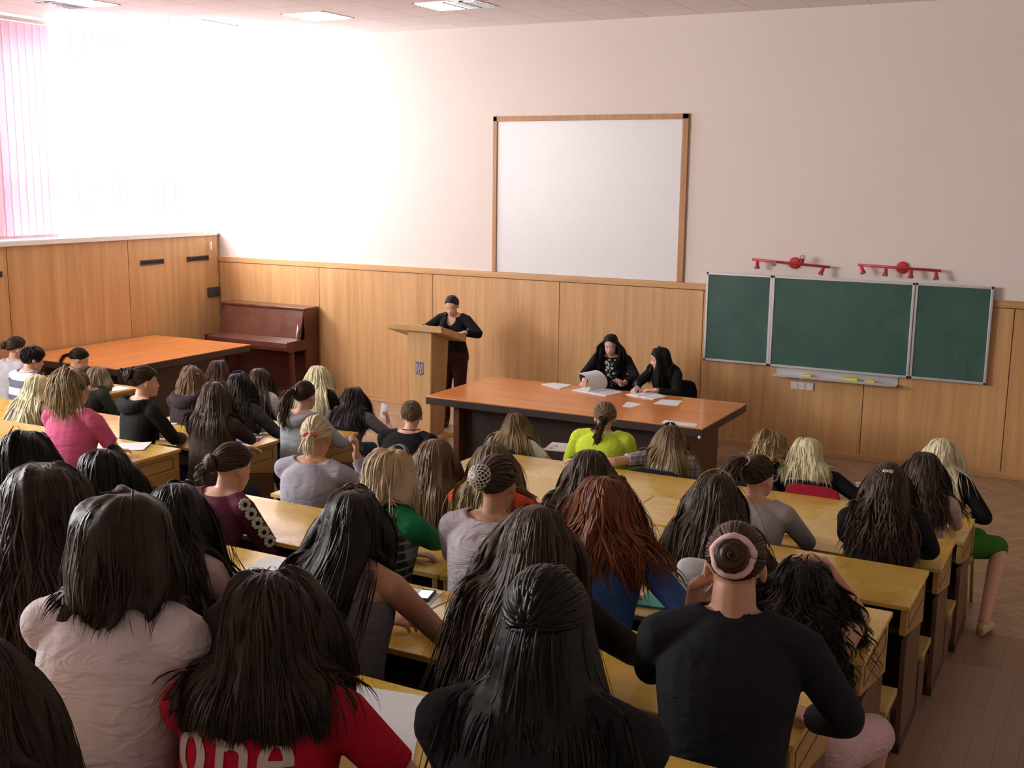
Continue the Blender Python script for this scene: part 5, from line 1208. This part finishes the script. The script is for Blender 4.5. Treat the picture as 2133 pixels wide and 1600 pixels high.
P('P39', 'person with short curly golden hair leaning to the platinum haired neighbour', yaw=-.5, hair=[('shell', dict(k=1.08)), down(260, .05, npt=26, wave=.010, freq=9, wild=.002, vol=(.01, .04), ragged=.03)], hcol='blond', top=dict(mat=C_BLACK), byaw=0, **LAP)
P('P40', 'person with platinum hair and a low backed black top on the red chair', yaw=.95, hair=[down(300, .135, vol=(.006, .030), ragged=.035, arms=False)], hcol='platinum', top=dict(mat=C_BLACK, t1=.74, offshoulder=1), byaw=.1, widen=1.12, hipx=-1.82, armL='lap', armR=dict(w=(-1.68, 8.44, .72), d=(.6, .6, 0), n=(0, 0, -1), lat=(.5, -.7, 0), pole=(.9, -.3, -.4)))
p = P('P41', 'person with half up wavy brown hair and a silver clip in black, elbows wide', yaw=.12, hair=[to((0, -1, .25), N=120), down(300, .36, wave=.012, freq=4, wild=.002, flare=.03, arms=False)], hcol='brown', top=dict(mat=C_BLACK), widen=1.12,
      armR=dict(w=(-.92, 6.50, .945), d=(-.9, .4, 0), pole=(1, -.35, -.25)), armL=dict(w=(-1.1, 6.50, .945), d=(.9, .4, 0), pole=(-1, -.1, -.25)))
clip(p, 'hair_clip', (0, -.9, .55), M_BRASS if False else plain('silver_clip', (.7, .7, .7), .2, .9), .028, .012, 'silver clip', 1.25)
P('P42', 'person with dark wavy hair and bare arm at the end of the first row', yaw=.1, hair=[down(300, .29, wave=.013, freq=4, wild=.002, flare=.06)], hcol='brown', top=dict(mat=C_BEIGE, sleeve=.3), armR=dict(w=(-.82, 7.60, .795), d=(-.4, .9, 0), pole=(.8, -.4, -.6)), armL='inner')
p = P('P43', 'person with platinum hair, black top and green skirt, rightmost of the front row', yaw=.1, hair=[down(300, .26, ragged=.035, flare=.05)], hcol='platinum', top=dict(mat=C_BLACK), widen=1.05, bottom=dict(mat=C_SKIRT, kind='skirt', shoe=plain('pale_gold_shoe', (.58, .45, .26), .35)), byaw=-.25, hipx=-.93,
      legs={1: ((-.58, 8.42, .46), (-.60, 7.86, .10)), -1: ((-.86, 8.66, .46), (-.9, 8.5, .10))}, seat=.50, **LAP)
# ------------------------------------------------------------------ foreground
P('P21', 'person with big dark brown wavy hair at far left, body hidden in black', yaw=.6, hair=[down(520, .46, wid=.0036, wave=.012, freq=4, wild=.0015, vol=(.008, .045), flare=.12)], hcol='deep', top=dict(mat=C_BLACK), voxel=.007)
p = P('P22', 'person with a dark pageboy cut in a pinkish white shirt', yaw=-.25, skin='tan', hair=[down(560, .122, wid=.0034, arms=False, vol=(.008, .036), tuck=.22, ragged=.02, face=-.004, facez=-.018), ('bangs', dict(N=80, to=.012))], hcol='deep', top=dict(mat=C_PINKW, sleeve=.62, collar=plain('grey_brown_collar', (.17, .14, .14), .8), fit=.006, vox=.007), widen=1.1, byaw=.25, armR='desk', armL='inner', voxel=.006)
P('P25', 'person with smooth long brown hair at the lower left photo corner', yaw=.7, dx=-.07, hair=[down(560, .42, wid=.0034, vol=(.003, .018), arms=False)], hcol='deep', top=dict(mat=C_DARK), armL='inner', armR='inner')
p = P('P24', 'person in a red tee with white lettering and a big brown bob', yaw=.45, hair=[down(640, .185, vol=(.008, .042), flare=.06, arms=False, ragged=.012, wid=.0034, wild=.0006, wave=.003, freq=5)], hcol='deep', top=dict(mat=C_RED, sleeve=.36, vox=.007), widen=1.12, byaw=.38, voxel=.007)
p = P('P26', 'person in a grey tank top with long dark hair, writing with a pale pen', yaw=.5, skin='tan', hair=[down(500, .36, wid=.0036, lean=-.42, arms=False)], hcol='dark', top=dict(mat=C_GTANK, sleeve=0, strap=1, t1=.82, vox=.007), byaw=.22, voxel=.0045,
      armR=dict(w=(-2.13, 3.33, 1.388), d=(-.42, .9, .02), n=(.25, .1, 1), lat=(-.9, -.3, .1), pole=(1, -.15, -.5), l=(.30, .26)), armL=dict(w=(-2.27, 3.26, 1.392), d=(.95, .25, .12), n=(0, -.3, 1), lat=(.2, 1, .2), pole=(-.8, .1, -.6), l=(.29, .26)), curlR=.75, curlL=.45)
sunglasses(p, 'black sunglasses on the dark hair above the grey tank top', tilt=.72)
P('P31', 'person with very long dark brown hair behind the sleek black head', yaw=.45, hair=[down(500, .50, wid=.0036, part=.015, lean=-.14, wave=.006, freq=3)], hcol='brown', top=dict(mat=C_BLACK), widen=1.05, armR=dict(w=(-1.28, 3.42, 1.39), d=(-.4, .9, 0), pole=(1, -.3, -.5)))
p = P('P44', 'person with an auburn bun in a pink scrunchie, black jumper, cheek on fist', yaw=.3, skin='tan', hair=[to((-.1, -1, .12), N=260)], hcol='auburn', top=dict(mat=C_NAVY, neck=-.022, t1=1.0, vox=.007, fit=.004), widen=1.2, byaw=.25, voxel=.0055, neckr=1.22, armL=dict(w=(-1.035, 3.10, 1.735), d=(.05, .05, 1), n=(-.8, -.6, 0), lat=(.3, .9, 0), pole=(-.5, .5, -1)), curlL=1.15, armR='desk')
c = bun(p, (-.1, -1, .12), .046, 'auburn'); tie_ring(p, (-.1, -1, .12), plain('pink_scrunchie', (.72, .46, .45), .8, bump=.4), .050, .014, 1.12, 'scrunchie', 'pink scrunchie', .07)
P('P45', 'person with bushy dark curls leaning her head on a raised hand, bare shoulder', yaw=.1, skin='tan', hair=[down(420, .26, npt=34, wave=.013, freq=11, wild=.0022, wid=.004, vol=(.01, .05), flare=.10, ragged=.04, arms=False)], hcol='dark', top=dict(mat=C_AQUA, sleeve=0, strap=1, t1=.84), voxel=.006, hipx=-.86, bottom=dict(mat=C_PALEP, kind='skirt'), legs={1: ((-.66, 4.22, .92), (-.70, 4.1, .54)), -1: ((-.95, 4.3, .92), (-.95, 4.2, .54))},
      armR=dict(w=(-.955, 4.47, 1.475), d=(-.25, -.75, .42), n=(0, .3, 1), lat=(-.9, .3, 0), pole=(.8, .2, -.9), l=(.27, .26)), armL='inner', curlR=.35)
p = P('P46', 'person with sleek black hair in black, front and centre near the camera', yaw=.15, roll=-.12, skin='tan', hair=[to((-.15, -1, -.28), N=300), down(500, .42, wid=.0036, vol=(.002, .014), face=.0, facez=.02, arms=False, part=-.02, sweep=.2, back=.9)], hcol='black', top=dict(mat=C_BLACK, vox=.007, fit=.006), widen=1.22, byaw=.25, voxel=.006, armR='chin', armL='inner', curlR=.9)
m = MB().tube([headpt(p, (-.85, -.1, .25), 1.1), headpt(p, (-.8, .05, .42), 1.1), headpt(p, (-.72, .15, .55), 1.1)], .0014, 6); part_of(p, 'hair_pin', m, M_ALU)

# lettering on the red tee
def lettering(p, mat):
    from mathutils.bvhtree import BVHTree
    ob = p['top']; bvh = BVHTree.FromObject(ob, bpy.context.evaluated_depsgraph_get()); off = wloc(ob); R, F, U = p['R'], p['F'], p['U']; c0 = p['spine'](.70)
    def surf(u, v):
        o = c0 + R * u + U * v - F * .5; h = bvh.ray_cast(o - off, F, 1.0)
        return (h[0] + off - F * .0035) if h[0] else None
    def letter(strips):
        m = MB()
        for rows in strips:
            P_ = [[surf(.92 * q[0] - .018, q[1]) for q in row] for row in rows]
            for a, b in zip(P_, P_[1:]):
                for i in range(len(a) - 1):
                    q = (a[i], b[i], b[i + 1], a[i + 1])
                    if all(x is not None for x in q): m.add(q, [(0, 1, 2, 3)])
        return m
    h = .095
    def ell(cx, ro, ri, ry, iy, a0=0, a1=2 * PI, n=40): return [[(cx + (ri + (ro - ri) * k / 4) * math.cos(a), h / 2 + (iy + (ry - iy) * k / 4) * math.sin(a)) for k in range(5)] for a in np.linspace(a0, a1, n)]
    def rect(x0, x1, y0, y1): return [[(x0 + (x1 - x0) * i / 5, y0 + (y1 - y0) * j / 8) for i in range(6)] for j in range(9)]
    S1 = [ell(-.118, .043, .018, .050, .036)]
    S2 = [rect(-.048, -.026, 0, h), rect(-.056, -.048, 0, .012), rect(-.026, -.018, 0, .012), rect(-.056, -.048, h - .014, h - .002), rect(.012, .034, 0, .062), rect(.034, .042, 0, .012), rect(.004, .012, 0, .012)]
    S2 += [[[(-.007 + (.019 + .022 * k / 4) * math.cos(a), .062 + (.012 + .022 * k / 4) * math.sin(a)) for k in range(5)] for a in np.linspace(0, PI * .8, 22)]]
    S3 = [ell(.100, .043, .018, .050, .036, .05, 2 * PI - .75, 36), rect(.078, .1425, h / 2 - .006, h / 2 + .008)]
    for S, ch in ((S1, 'o'), (S2, 'n'), (S3, 'e')): letter(S).build('printed_letter', mat, p['root'], label='white printed letter ' + ch)
lettering(PEOPLE['P24'], plain('white_print', (.62, .50, .48), .8))

# ------------------------------------------------------------------ the three at the front
p = person('S1', 'person standing at the lectern in a black jumper and burgundy trousers, looking down', (-6.965, 11.50, 1.500), 11.56, 0, .42, yaw=PI + .22, byaw=PI + .12, stand=True, seat=.86, skin='pale', hair=[to((.25, -1, -.2), N=240)], hcol='dark', voxel=.0045,
    top=dict(mat=C_BLACK, t0=.10, cut=[(.93, 0, .10, .0, .065), (.85, 0, .12, 0, .035)], vox=.006), bottom=dict(mat=C_BURG), s=.95,
    armL=dict(w=(-6.685, 11.31, 1.20), d=(-.5, -.8, 0), n=(0, 0, 1), pole=(.9, .3, -.6), l=(.27, .24)), armR=dict(w=(-7.16, 11.22, 1.245), d=(.4, -.9, 0), n=(0, 0, 1), pole=(-.9, .2, -.6), l=(.27, .24)), group='organisers at the front')
rng = np.random.default_rng(4); R, F, U, E = p['R'], p['F'], p['U'], p['E']; b0 = E + headdir(p, (.35, -.8, -.5)) * .09; pts = [b0, E + R * .085 - F * .02 - U * .13, E + R * .085 + F * .085 - U * .20, E + R * .075 + F * .115 - U * .30, E + R * .07 + F * .12 - U * .38]
pts = resample(np.array([tuple(q) for q in pts]), 14); Pq = np.array([pts + rng.normal(0, .016, 3) * np.clip(np.linspace(.3, 1.2, 14), 0, 1)[:, None] for _ in range(90)]); link_mesh('ponytail', hair_mesh([locks_mesh(Pq, np.full(90, .007), pts.mean(0), rng.uniform(0, 1, 90), 'q')], 'ponytail'), HAIR['dark'], p['root'])
C_FLOR = None
p = person('S2', 'person seated behind the table in black with a flower print, writing', (-4.893, 11.45, 1.213), 11.60, 0, .42, yaw=PI + .25, byaw=PI + .08, skin='pale', hair=[down(200, .36, part=.01, vol=(.002, .012), face=.045, facez=.05, mass=.011, arms='torso')], hcol='black', voxel=.0045, s=.97,
    top=dict(mat=C_BLACK, neck=.012, sleeve=.86, vox=.006), bottom=BK, armR=dict(w=(-5.05, 11.13, .80), d=(.15, -.9, -.05), n=(0, 0, 1), pole=(-.9, .3, -.5)), armL=dict(w=(-4.66, 11.22, .80), d=(.1, -.6, .55), n=(.6, .3, .5), lat=(-.7, -.2, .4), pole=(.9, .3, -.5)), curlR=.9, curlL=.6, group='organisers at the front')
def florals(p):
    from mathutils.bvhtree import BVHTree
    ob = p['top']; bvh = BVHTree.FromObject(ob, bpy.context.evaluated_depsgraph_get()); off = wloc(ob); R, F, U = p['R'], p['F'], p['U']; rg = random.Random(11); cols = {'white_flower': (.55, .58, .60), 'leaf': (.10, .17, .08), 'mauve_flower': (.20, .12, .18)}
    ms = {k: MB() for k in cols}
    for q in range(46):
        t = rg.random(); v = .02 - .30 * t; u = rg.gauss(0, .032 + .03 * t); o = p['spine'](.86) + R * u + U * v + F * .5; h = bvh.ray_cast(o - off, -F, 1.0)
        if not h[0]: continue
        c = h[0] + off + h[1] * .001; rm = h[1].to_track_quat('Z', 'Y').to_matrix(); k = rg.choice(['white_flower', 'white_flower', 'leaf'] if t < .6 else ['mauve_flower', 'mauve_flower', 'white_flower', 'leaf']); a = rg.uniform(.006, .013)
        if k == 'leaf': ms[k].ball(c, (a * 1.5, a * .5, .0016), 10, 6, rm @ rotz(rg.uniform(0, 6)))
        else:
            for w in range(5): ms[k].ball(c + rm @ Vector((a * .75 * math.cos(w * 1.257), a * .75 * math.sin(w * 1.257), 0)), (a * .62, a * .62, .0018), 8, 6, rm)
    for k, mm in ms.items(): mm.build('flower_print', plain(k + '_print', cols[k], .8), p['root'], smooth=True, label={'white_flower': 'white printed flowers', 'leaf': 'green printed leaves', 'mauve_flower': 'mauve printed flowers'}[k])
florals(p)
p = person('S3', 'person in a black scoop neck leaning over with a pen, face in profile', (-4.296, 11.40, 1.118), 11.62, 0, .30, yaw=PI - 1.05, roll=.15, byaw=PI - .35, skin='pale', hair=[down(260, .25, part=.02, vol=(.004, .024), face=.05, facez=.04, arms=False)], hcol='black', voxel=.0045, s=.97,
    top=dict(mat=C_BLACK, vox=.006, cut=[(.93, 0, .09, .0, .062)]), bottom=BK, armR=dict(w=(-4.42, 11.08, .80), d=(.0, -.9, -.05), n=(0, 0, 1), pole=(-.9, .2, -.5)), armL=dict(w=(-4.22, 11.10, .80), d=(-.9, -.35, 0), n=(0, 0, 1), pole=(.9, .3, -.6)), curlR=.9, group='organisers at the front')
# ------------------------------------------------------------------ papers, pens, phones
def sheet(pts, label, name='paper_sheet', cat='paper', mat=None, th=.0018, group=None, lift=.0006, curl=0):
    """a flat thing with the corners pts, given anticlockwise from above"""
    P_ = [Vector(q) + Vector((0, 0, lift)) for q in pts]; nx, ny = 8, 6; vs = []
    def at(u, v, o): q = P_[0] * (1 - u) * (1 - v) + P_[1] * u * (1 - v) + P_[2] * u * v + P_[3] * (1 - u) * v; return q + Vector((0, 0, o + curl * (u ** 3)))
    for o in (0, th): vs += [at(i / nx, j / ny, o) for j in range(ny + 1) for i in range(nx + 1)]
    w = nx + 1; n = w * (ny + 1); fs = [(j * w + i, (j + 1) * w + i, (j + 1) * w + i + 1, j * w + i + 1) for j in range(ny) for i in range(nx)]; fs += [tuple(q + n for q in f[::-1]) for f in fs]
    rim = [i for i in range(nx)] + [nx + j * w for j in range(ny)] + [ny * w + nx - i for i in range(nx)] + [(ny - j) * w for j in range(ny)]
    fs += [(rim[i], rim[(i + 1) % len(rim)], rim[(i + 1) % len(rim)] + n, rim[i] + n) for i in range(len(rim))]
    m = MB(); m.add(vs, fs); o = m.build(name, mat or M_PAPER); c = sum((Vector(q) for q in pts), Vector()) / 4; base(o, (c.x, c.y, min(q[2] for q in pts))); return tag(o, label, cat, group)
def flat(c, w, h, rot, z):
    a = math.radians(rot); u = Vector((math.cos(a), math.sin(a), 0)) * w / 2; v = Vector((-math.sin(a), math.cos(a), 0)) * h / 2; c = Vector((c[0], c[1], z)); return [c - u - v, c + u - v, c + u + v, c - u + v]
def dz(k): return .76 + .148 * (k - 1)
TZ = .7602
sheet([(-5.483, 10.948, TZ), (-5.193, 10.794, TZ), (-5.182, 11.09, TZ), (-5.405, 11.095, TZ)], 'stack of white sheets on the long table, left of the writing pair', th=.006, name='paper_stack')
sheet([(-4.252, 10.283, TZ), (-4.155, 10.286, TZ), (-4.129, 10.50, TZ), (-4.306, 10.537, TZ)], 'white sheet on the long table just right of the braid')
sheet([(-4.039, 10.585, TZ), (-3.793, 10.594, TZ), (-3.837, 10.885, TZ), (-4.05, 10.843, TZ)], 'white sheet on the long table below the black chair')
sheet([(-3.64, 9.76, TZ), (-3.31, 9.76, TZ), (-3.335, 9.90, TZ), (-3.66, 9.90, TZ)], 'white sheet at the right front corner of the long table')
def open_book(c, w, h, rot, z, label, up=0, name='notebook'):
    """open notebook: two page blocks with bellied pages and, if up, a page being turned"""
    t = thing(name, label, 'notebook', (c[0], c[1], z)); a = math.radians(rot); R = Matrix.Rotation(a, 3, 'Z'); c = Vector((c[0], c[1], z))
    for sd, nm in ((-1, 'left_pages'), (1, 'right_pages')):
        m = MB(); prof = [(0, .004), (.12, .014), (.35, .015), (.7, .010), (1, .006)]; vs = []
        for x, y in [(sd * p * w / 2, q) for p, q in prof]:
            for v in (-h / 2, h / 2): vs += [c + R @ Vector((x, v, .0004)), c + R @ Vector((x, v, y))]
        fs = []
        for i in range(4):
            b = i * 4; fs += [(b, b + 4, b + 5, b + 1), (b + 2, b + 3, b + 7, b + 6), (b + 1, b + 5, b + 7, b + 3), (b, b + 2, b + 6, b + 4)]
        fs += [(0, 1, 3, 2), (16, 18, 19, 17)]; m.add(vs, fs); m.build(nm, M_PAPER, t, smooth=False)
    if up:
        m = MB(); vs = []
        for i in range(9):
            s = i / 8; an = up * (.35 + .65 * s); x = w / 2 * s * math.cos(an); y = .014 + w / 2 * s * math.sin(an)
            for v in (-h / 2, h / 2): vs.append(c + R @ Vector((x, v, y)))
        m.add(vs, [(2 * i, 2 * i + 2, 2 * i + 3, 2 * i + 1) for i in range(8)]); q = m.build('turning_page', M_PAPER, t); s = q.modifiers.new('s', 'SOLIDIFY'); s.thickness = .001
    return t
open_book((-4.80, 10.90), .46, .30, -14, TZ, 'open white notebook with a raised page under the flower print writer', up=2.25)
open_book((-4.26, 10.95), .36, .24, -16, TZ, 'open white notebook under the pen of the leaning writer')
M_PENB = plain('blue_pen_plastic', (.06, .30, .55), .25); M_PENW = plain('pale_pen_plastic', (.78, .76, .70), .3)
def pen(a, b, mat, label):
    a, b = Vector(a), Vector(b); d = (b - a).normalized(); t = thing('pen', label, 'pen', a, 'pens being used')
    MB().tube([a + d * .012, a + d * .02, b - d * .002, b], [.0035, .0048, .0048, .003], 10).build('barrel', mat, t, smooth=True)
    MB().tube([a, a + d * .012], [.0008, .0035], 10).build('tip', M_ALU, t, smooth=True)
    MB().tube([b - d * .045 + Vector((.006, 0, .001)), b - d * .004 + Vector((.006, 0, .001)), b], .0014, 6).build('clip', mat, t, smooth=True)
def grip(k, sd): S, Eb, W, hd, hn, lat, cu = PEOPLE[k]['A'][sd]; return Vector(W), Vector(hd).normalized(), Vector(lat).normalized()
W, d, l = grip('S2', 1); pen(W + d * .115 + l * .03 - Vector((0, 0, .02)), W + d * .06 + l * .045 + Vector((0, 0, .09)), M_PENW, 'pale pen in the hand of the flower print writer')
W, d, l = grip('S3', 1); pen(W + d * .115 + l * .03 - Vector((0, 0, .02)), W + d * .06 + l * .05 + Vector((-.03, 0, .09)), M_PENB, 'bright blue pen in the hand of the leaning writer')
W, d, l = grip('P26', 1); pen(W + d * .10 + l * .045 - Vector((0, 0, .028)), W + d * .09 - l * .075 + Vector((0, .02, .055)), M_PENW, 'pale pen in the hand of the grey tank top writer')
# on the student desks
sheet([(-6.342, 5.694, dz(3)), (-5.987, 5.521, dz(3)), (-6.282, 5.855, dz(3)), (-6.44, 5.85, dz(3))][:0] or flat((-6.17, 5.70), .30, .24, 32, dz(3)), 'white sheet under the hand of the person in the pink tee', curl=.006)
sheet(flat((-9.17, 8.30), .22, .34, -12, dz(1)), 'white sheets on the desk ahead of the rows at far left', name='paper_stack', th=.004)
C_NB = plain('blue_notebook_cover', (.16, .22, .62), .5)
sheet(flat((-6.0, 6.80), .17, .21, 20, dz(2)), 'closed blue notebook on the second left desk row', 'notebook', 'notebook', C_NB, .008)
sheet(flat((-5.88, 6.62), .08, .12, 20, dz(2)), 'small white sheet beside the blue notebook')
sheet(flat((-6.98, 6.80), .20, .28, 15, dz(2)), 'white sheet on the second left desk row before the plum hoodie')
sheet(flat((-3.05, 3.57), .20, .26, 10, dz(5)), 'white sheet left of the grey tank top', curl=.012)
sheet(flat((-2.36, 3.60), .20, .16, 12, dz(5)), 'white sheet under the phone on the tank top desk')
sheet([(-1.92, 2.19, dz(6)), (-1.49, 2.27, dz(6)), (-1.675, 2.618, dz(6)), (-1.99, 2.56, dz(6))], 'large white sheet on the desk before the red tee')
t = thing('phone', 'small dark phone with a lit screen beside the pale pen', 'phone', (-2.31, 3.60, dz(5) + .003)); a = rotz(.25); c = Vector((-2.31, 3.615, dz(5) + .0095))
MB().box(c, (.062, .112, .012), a).build('case', M_BLACKP, t, bevel=.004); MB().box(c + Vector((0, -.004, .0064)), (.05, .080, .0012), a).build('screen', m_emit('phone_screen', (.75, .85, 1), 1.1), t)
W, d, l = grip('P27', 1); t = thing('phone', 'pale phone held by the person with the blonde bob', 'phone', W + d * .10 + Vector((0, 0, .02))); c = W + d * .10 + Vector((0, 0, .028)); q = rotz(.3) @ Matrix.Rotation(.5, 3, 'X')
MB().box(c, (.056, .105, .011), q).build('case', M_PENW, t, bevel=.004); MB().box(c + q @ Vector((0, .006, .006)), (.046, .070, .001), q).build('screen', m_emit('phone_screen_pale', (.75, .85, 1), .8), t)
sheet([(-1.70, 4.30, dz(4)), (-1.50, 4.33, dz(4)), (-1.52, 4.47, dz(4)), (-1.70, 4.46, dz(4))], 'teal covered notebook beside the blue denim sleeve', 'notebook', 'notebook', plain('teal_cover', (.05, .42, .33), .5), .010)
W, d, l = grip('P15', 1); c = W + d * .09; u = Vector((-.75, .35, .1)).normalized(); v = Vector((.05, .1, 1)).normalized()
o = sheet([c - u * .01 - v * .05, c + u * .13 - v * .06, c + u * .12 + v * .08, c - u * .01 + v * .09], 'folded white sheet held up by the person in taupe grey'); tag(o, 'folded white sheet held up by the person in taupe grey', 'paper')
W, d, l = grip('P32', 1); c = W + d * .12 + Vector((.03, 0, .02)); sheet(flat((c.x + .02, c.y + .02), .22, .29, 12, c.z), 'white notebook held beside the sheer blouse', 'notebook', 'notebook', None, .008)
W, d, l = grip('P40', 1); c = W + d * .12 + Vector((.02, 0, .02)); sheet(flat((c.x + .03, c.y + .02), .15, .21, 15, c.z), 'white sheet held by the person on the red chair')
# a soft white bag on the fourth desk and a dark bag on a bench
def soft(c, r, seed, amp=.1):
    m = MB().ball((0, 0, 0), 1, 28, 18); rg = random.Random(seed); ks = [(Vector((rg.uniform(-1, 1), rg.uniform(-1, 1), rg.uniform(-1, 1))) * 4, rg.uniform(0, 6)) for _ in range(6)]; out = []
    for q in m.v:
        q = Vector(q); e = .75; w = Vector([math.copysign(abs(x) ** e, x) for x in q]); f = 1 + amp * sum(math.sin(k.dot(q) + p) for k, p in ks) / 6; out.append(tuple(Vector(c) + Vector((w.x * r[0], w.y * r[1], w.z * r[2])) * f))
    m.v = out; zmin = c[2] - r[2]; m.v = [(x, y, max(z, zmin)) for x, y, z in m.v]; return m
o = soft((-1.49, 4.50, dz(4) + .0905), (.115, .075, .09), 3, .5).build('cloth_bag', C_WHITE, smooth=True); tag(base(o, (-1.49, 4.50, dz(4) + .0005)), 'crumpled white cloth bag on the desk beside the denim sleeve', 'bag')
t = thing('shoulder_bag', 'dark grey bag on the bench between the white shirt and the red tee', 'bag', (-1.80, 1.66, 1.18)); c = (-1.83, 1.70, 1.18 + .152)
soft(c, (.05, .12, .15), 5, .12).build('pouch', plain('dark_grey_canvas', (.045, .043, .045), .8), t, smooth=True)
MB().tube([(-1.83, 1.62, 1.44), (-1.835, 1.64, 1.58), (-1.84, 1.72, 1.62), (-1.835, 1.78, 1.57), (-1.83, 1.79, 1.44)], .012, 8, flat=.4).build('strap', plain('dark_grey_canvas', (.045, .043, .045), .8), t, smooth=True)
# scratched words on the nearest desk
m = MB(); rg = random.Random(2); x = -1.02
for k in range(9):
    pts = [(x + .003 * math.sin(j * 1.7 + k) + .004 * j / 3, 2.50 + .008 * math.sin(j * 2.1 + k * 1.3), dz(6) + .0006) for j in range(5)]; m.tube(pts, .0009, 4); x += .011
part = m.build('scratched_writing', plain('scratch_white', (.6, .52, .38), .8), bpy.data.objects['student_desk.011'])
# ------------------------------------------------------------------ chairs
M_CRED = cloth('red_chair_fabric', (.30, .012, .03)); M_CBLK = cloth('black_chair_fabric', (.012, .013, .017)); M_CFR = plain('black_steel_tube', (.02, .02, .022), .35, .6)
def chair(x, y, f, mat, label, zs=.44, back=.125, w=.42, wood_=None, topz=.80, zf=0):
    """f = +1 faces the front wall, -1 faces the audience"""
    t = thing('chair', label, 'chair', (x, y, zf), 'chairs of the front row and the speakers' if not wood_ else None)
    MB().span((x - w / 2, y - .13 if f > 0 else y - .26, zs - .05), (x + w / 2, y + .26 if f > 0 else y + .13, zs)).build('seat', mat, t, bevel=.02)
    m = MB(); yb = y - f * back; vs = []; n = 10
    pts = [(-w / 2, topz - .30), (w / 2, topz - .30), (w / 2 + .005, topz - .12), (w / 2 - .03, topz - .02), (w / 2 - .08, topz), (-w / 2 + .08, topz), (-w / 2 + .03, topz - .02), (-w / 2 - .005, topz - .12)]
    m.prism(pts, lambda a, b, c: (x + a, yb - f * (.028 * c) - f * .05 * (b - topz + .3) * 0 + f * .0, b)); m.build('backrest', mat, t, bevel=.010)
    for sx in (-1, 1):
        for sy in (-1, 1):
            yy = y + .055 * f + sy * .17; MB().tube([(x + sx * (w / 2 - .03), yy, zs - .05), (x + sx * (w / 2 - .015), yy + sy * .02, 0)], .012, 8).build('leg', wood_ or M_CFR, t, smooth=True)
        MB().tube([(x + sx * (w / 2 - .06), y - f * .10, zs - .04), (x + sx * (w / 2 - .06), yb - f * .036, zs + .02), (x + sx * (w / 2 - .06), yb - f * .036, topz - .2)], .010, 8).build('back_upright', wood_ or M_CFR, t, smooth=True)
    return t
pp = PEOPLE
for k, mat, lab in (('P40', M_CRED, 'red upholstered chair under the platinum haired person with the low back'), ('P32', M_CBLK, 'dark chair under the sheer white blouse'), ('P33', M_CBLK, 'dark chair under the lime jacket'), ('P34', M_CBLK, 'dark chair under the grey plaid shirt'), ('P39', M_CBLK, 'dark chair under the short curly golden hair'),
        ('P9', M_CBLK, 'dark chair under the auburn brown hair at far left'), ('P12', M_CBLK, 'dark chair under the white short sleeves'), ('P14', M_CBLK, 'dark chair under the platinum hair at left'), ('P15', M_CBLK, 'dark chair under the taupe grey jumper'), ('P3', M_CBLK, 'dark chair under the bent person by the window-side table'), ('P2', M_CBLK, 'dark chair under the striped jersey')):
    chair(pp[k]['Hip'].x, pp[k]['Hip'].y, 1, mat, lab, back=.108, topz=.835 if k == 'P40' else .79)
chair(pp['P43']['Hip'].x, 8.25, 1, M_DSIDE, 'wooden chair under the green skirt at the end of the front row', wood_=M_DSIDE, topz=.78, w=.40)
for k, lab in (('S2', 'black chair under the flower print writer'), ('S3', 'black chair under the leaning writer, its back showing')):
    chair(pp[k]['Hip'].x + (.03 if k == 'S3' else 0), pp[k]['Hip'].y + .02, -1, M_CBLK, lab, back=.19, topz=.80)
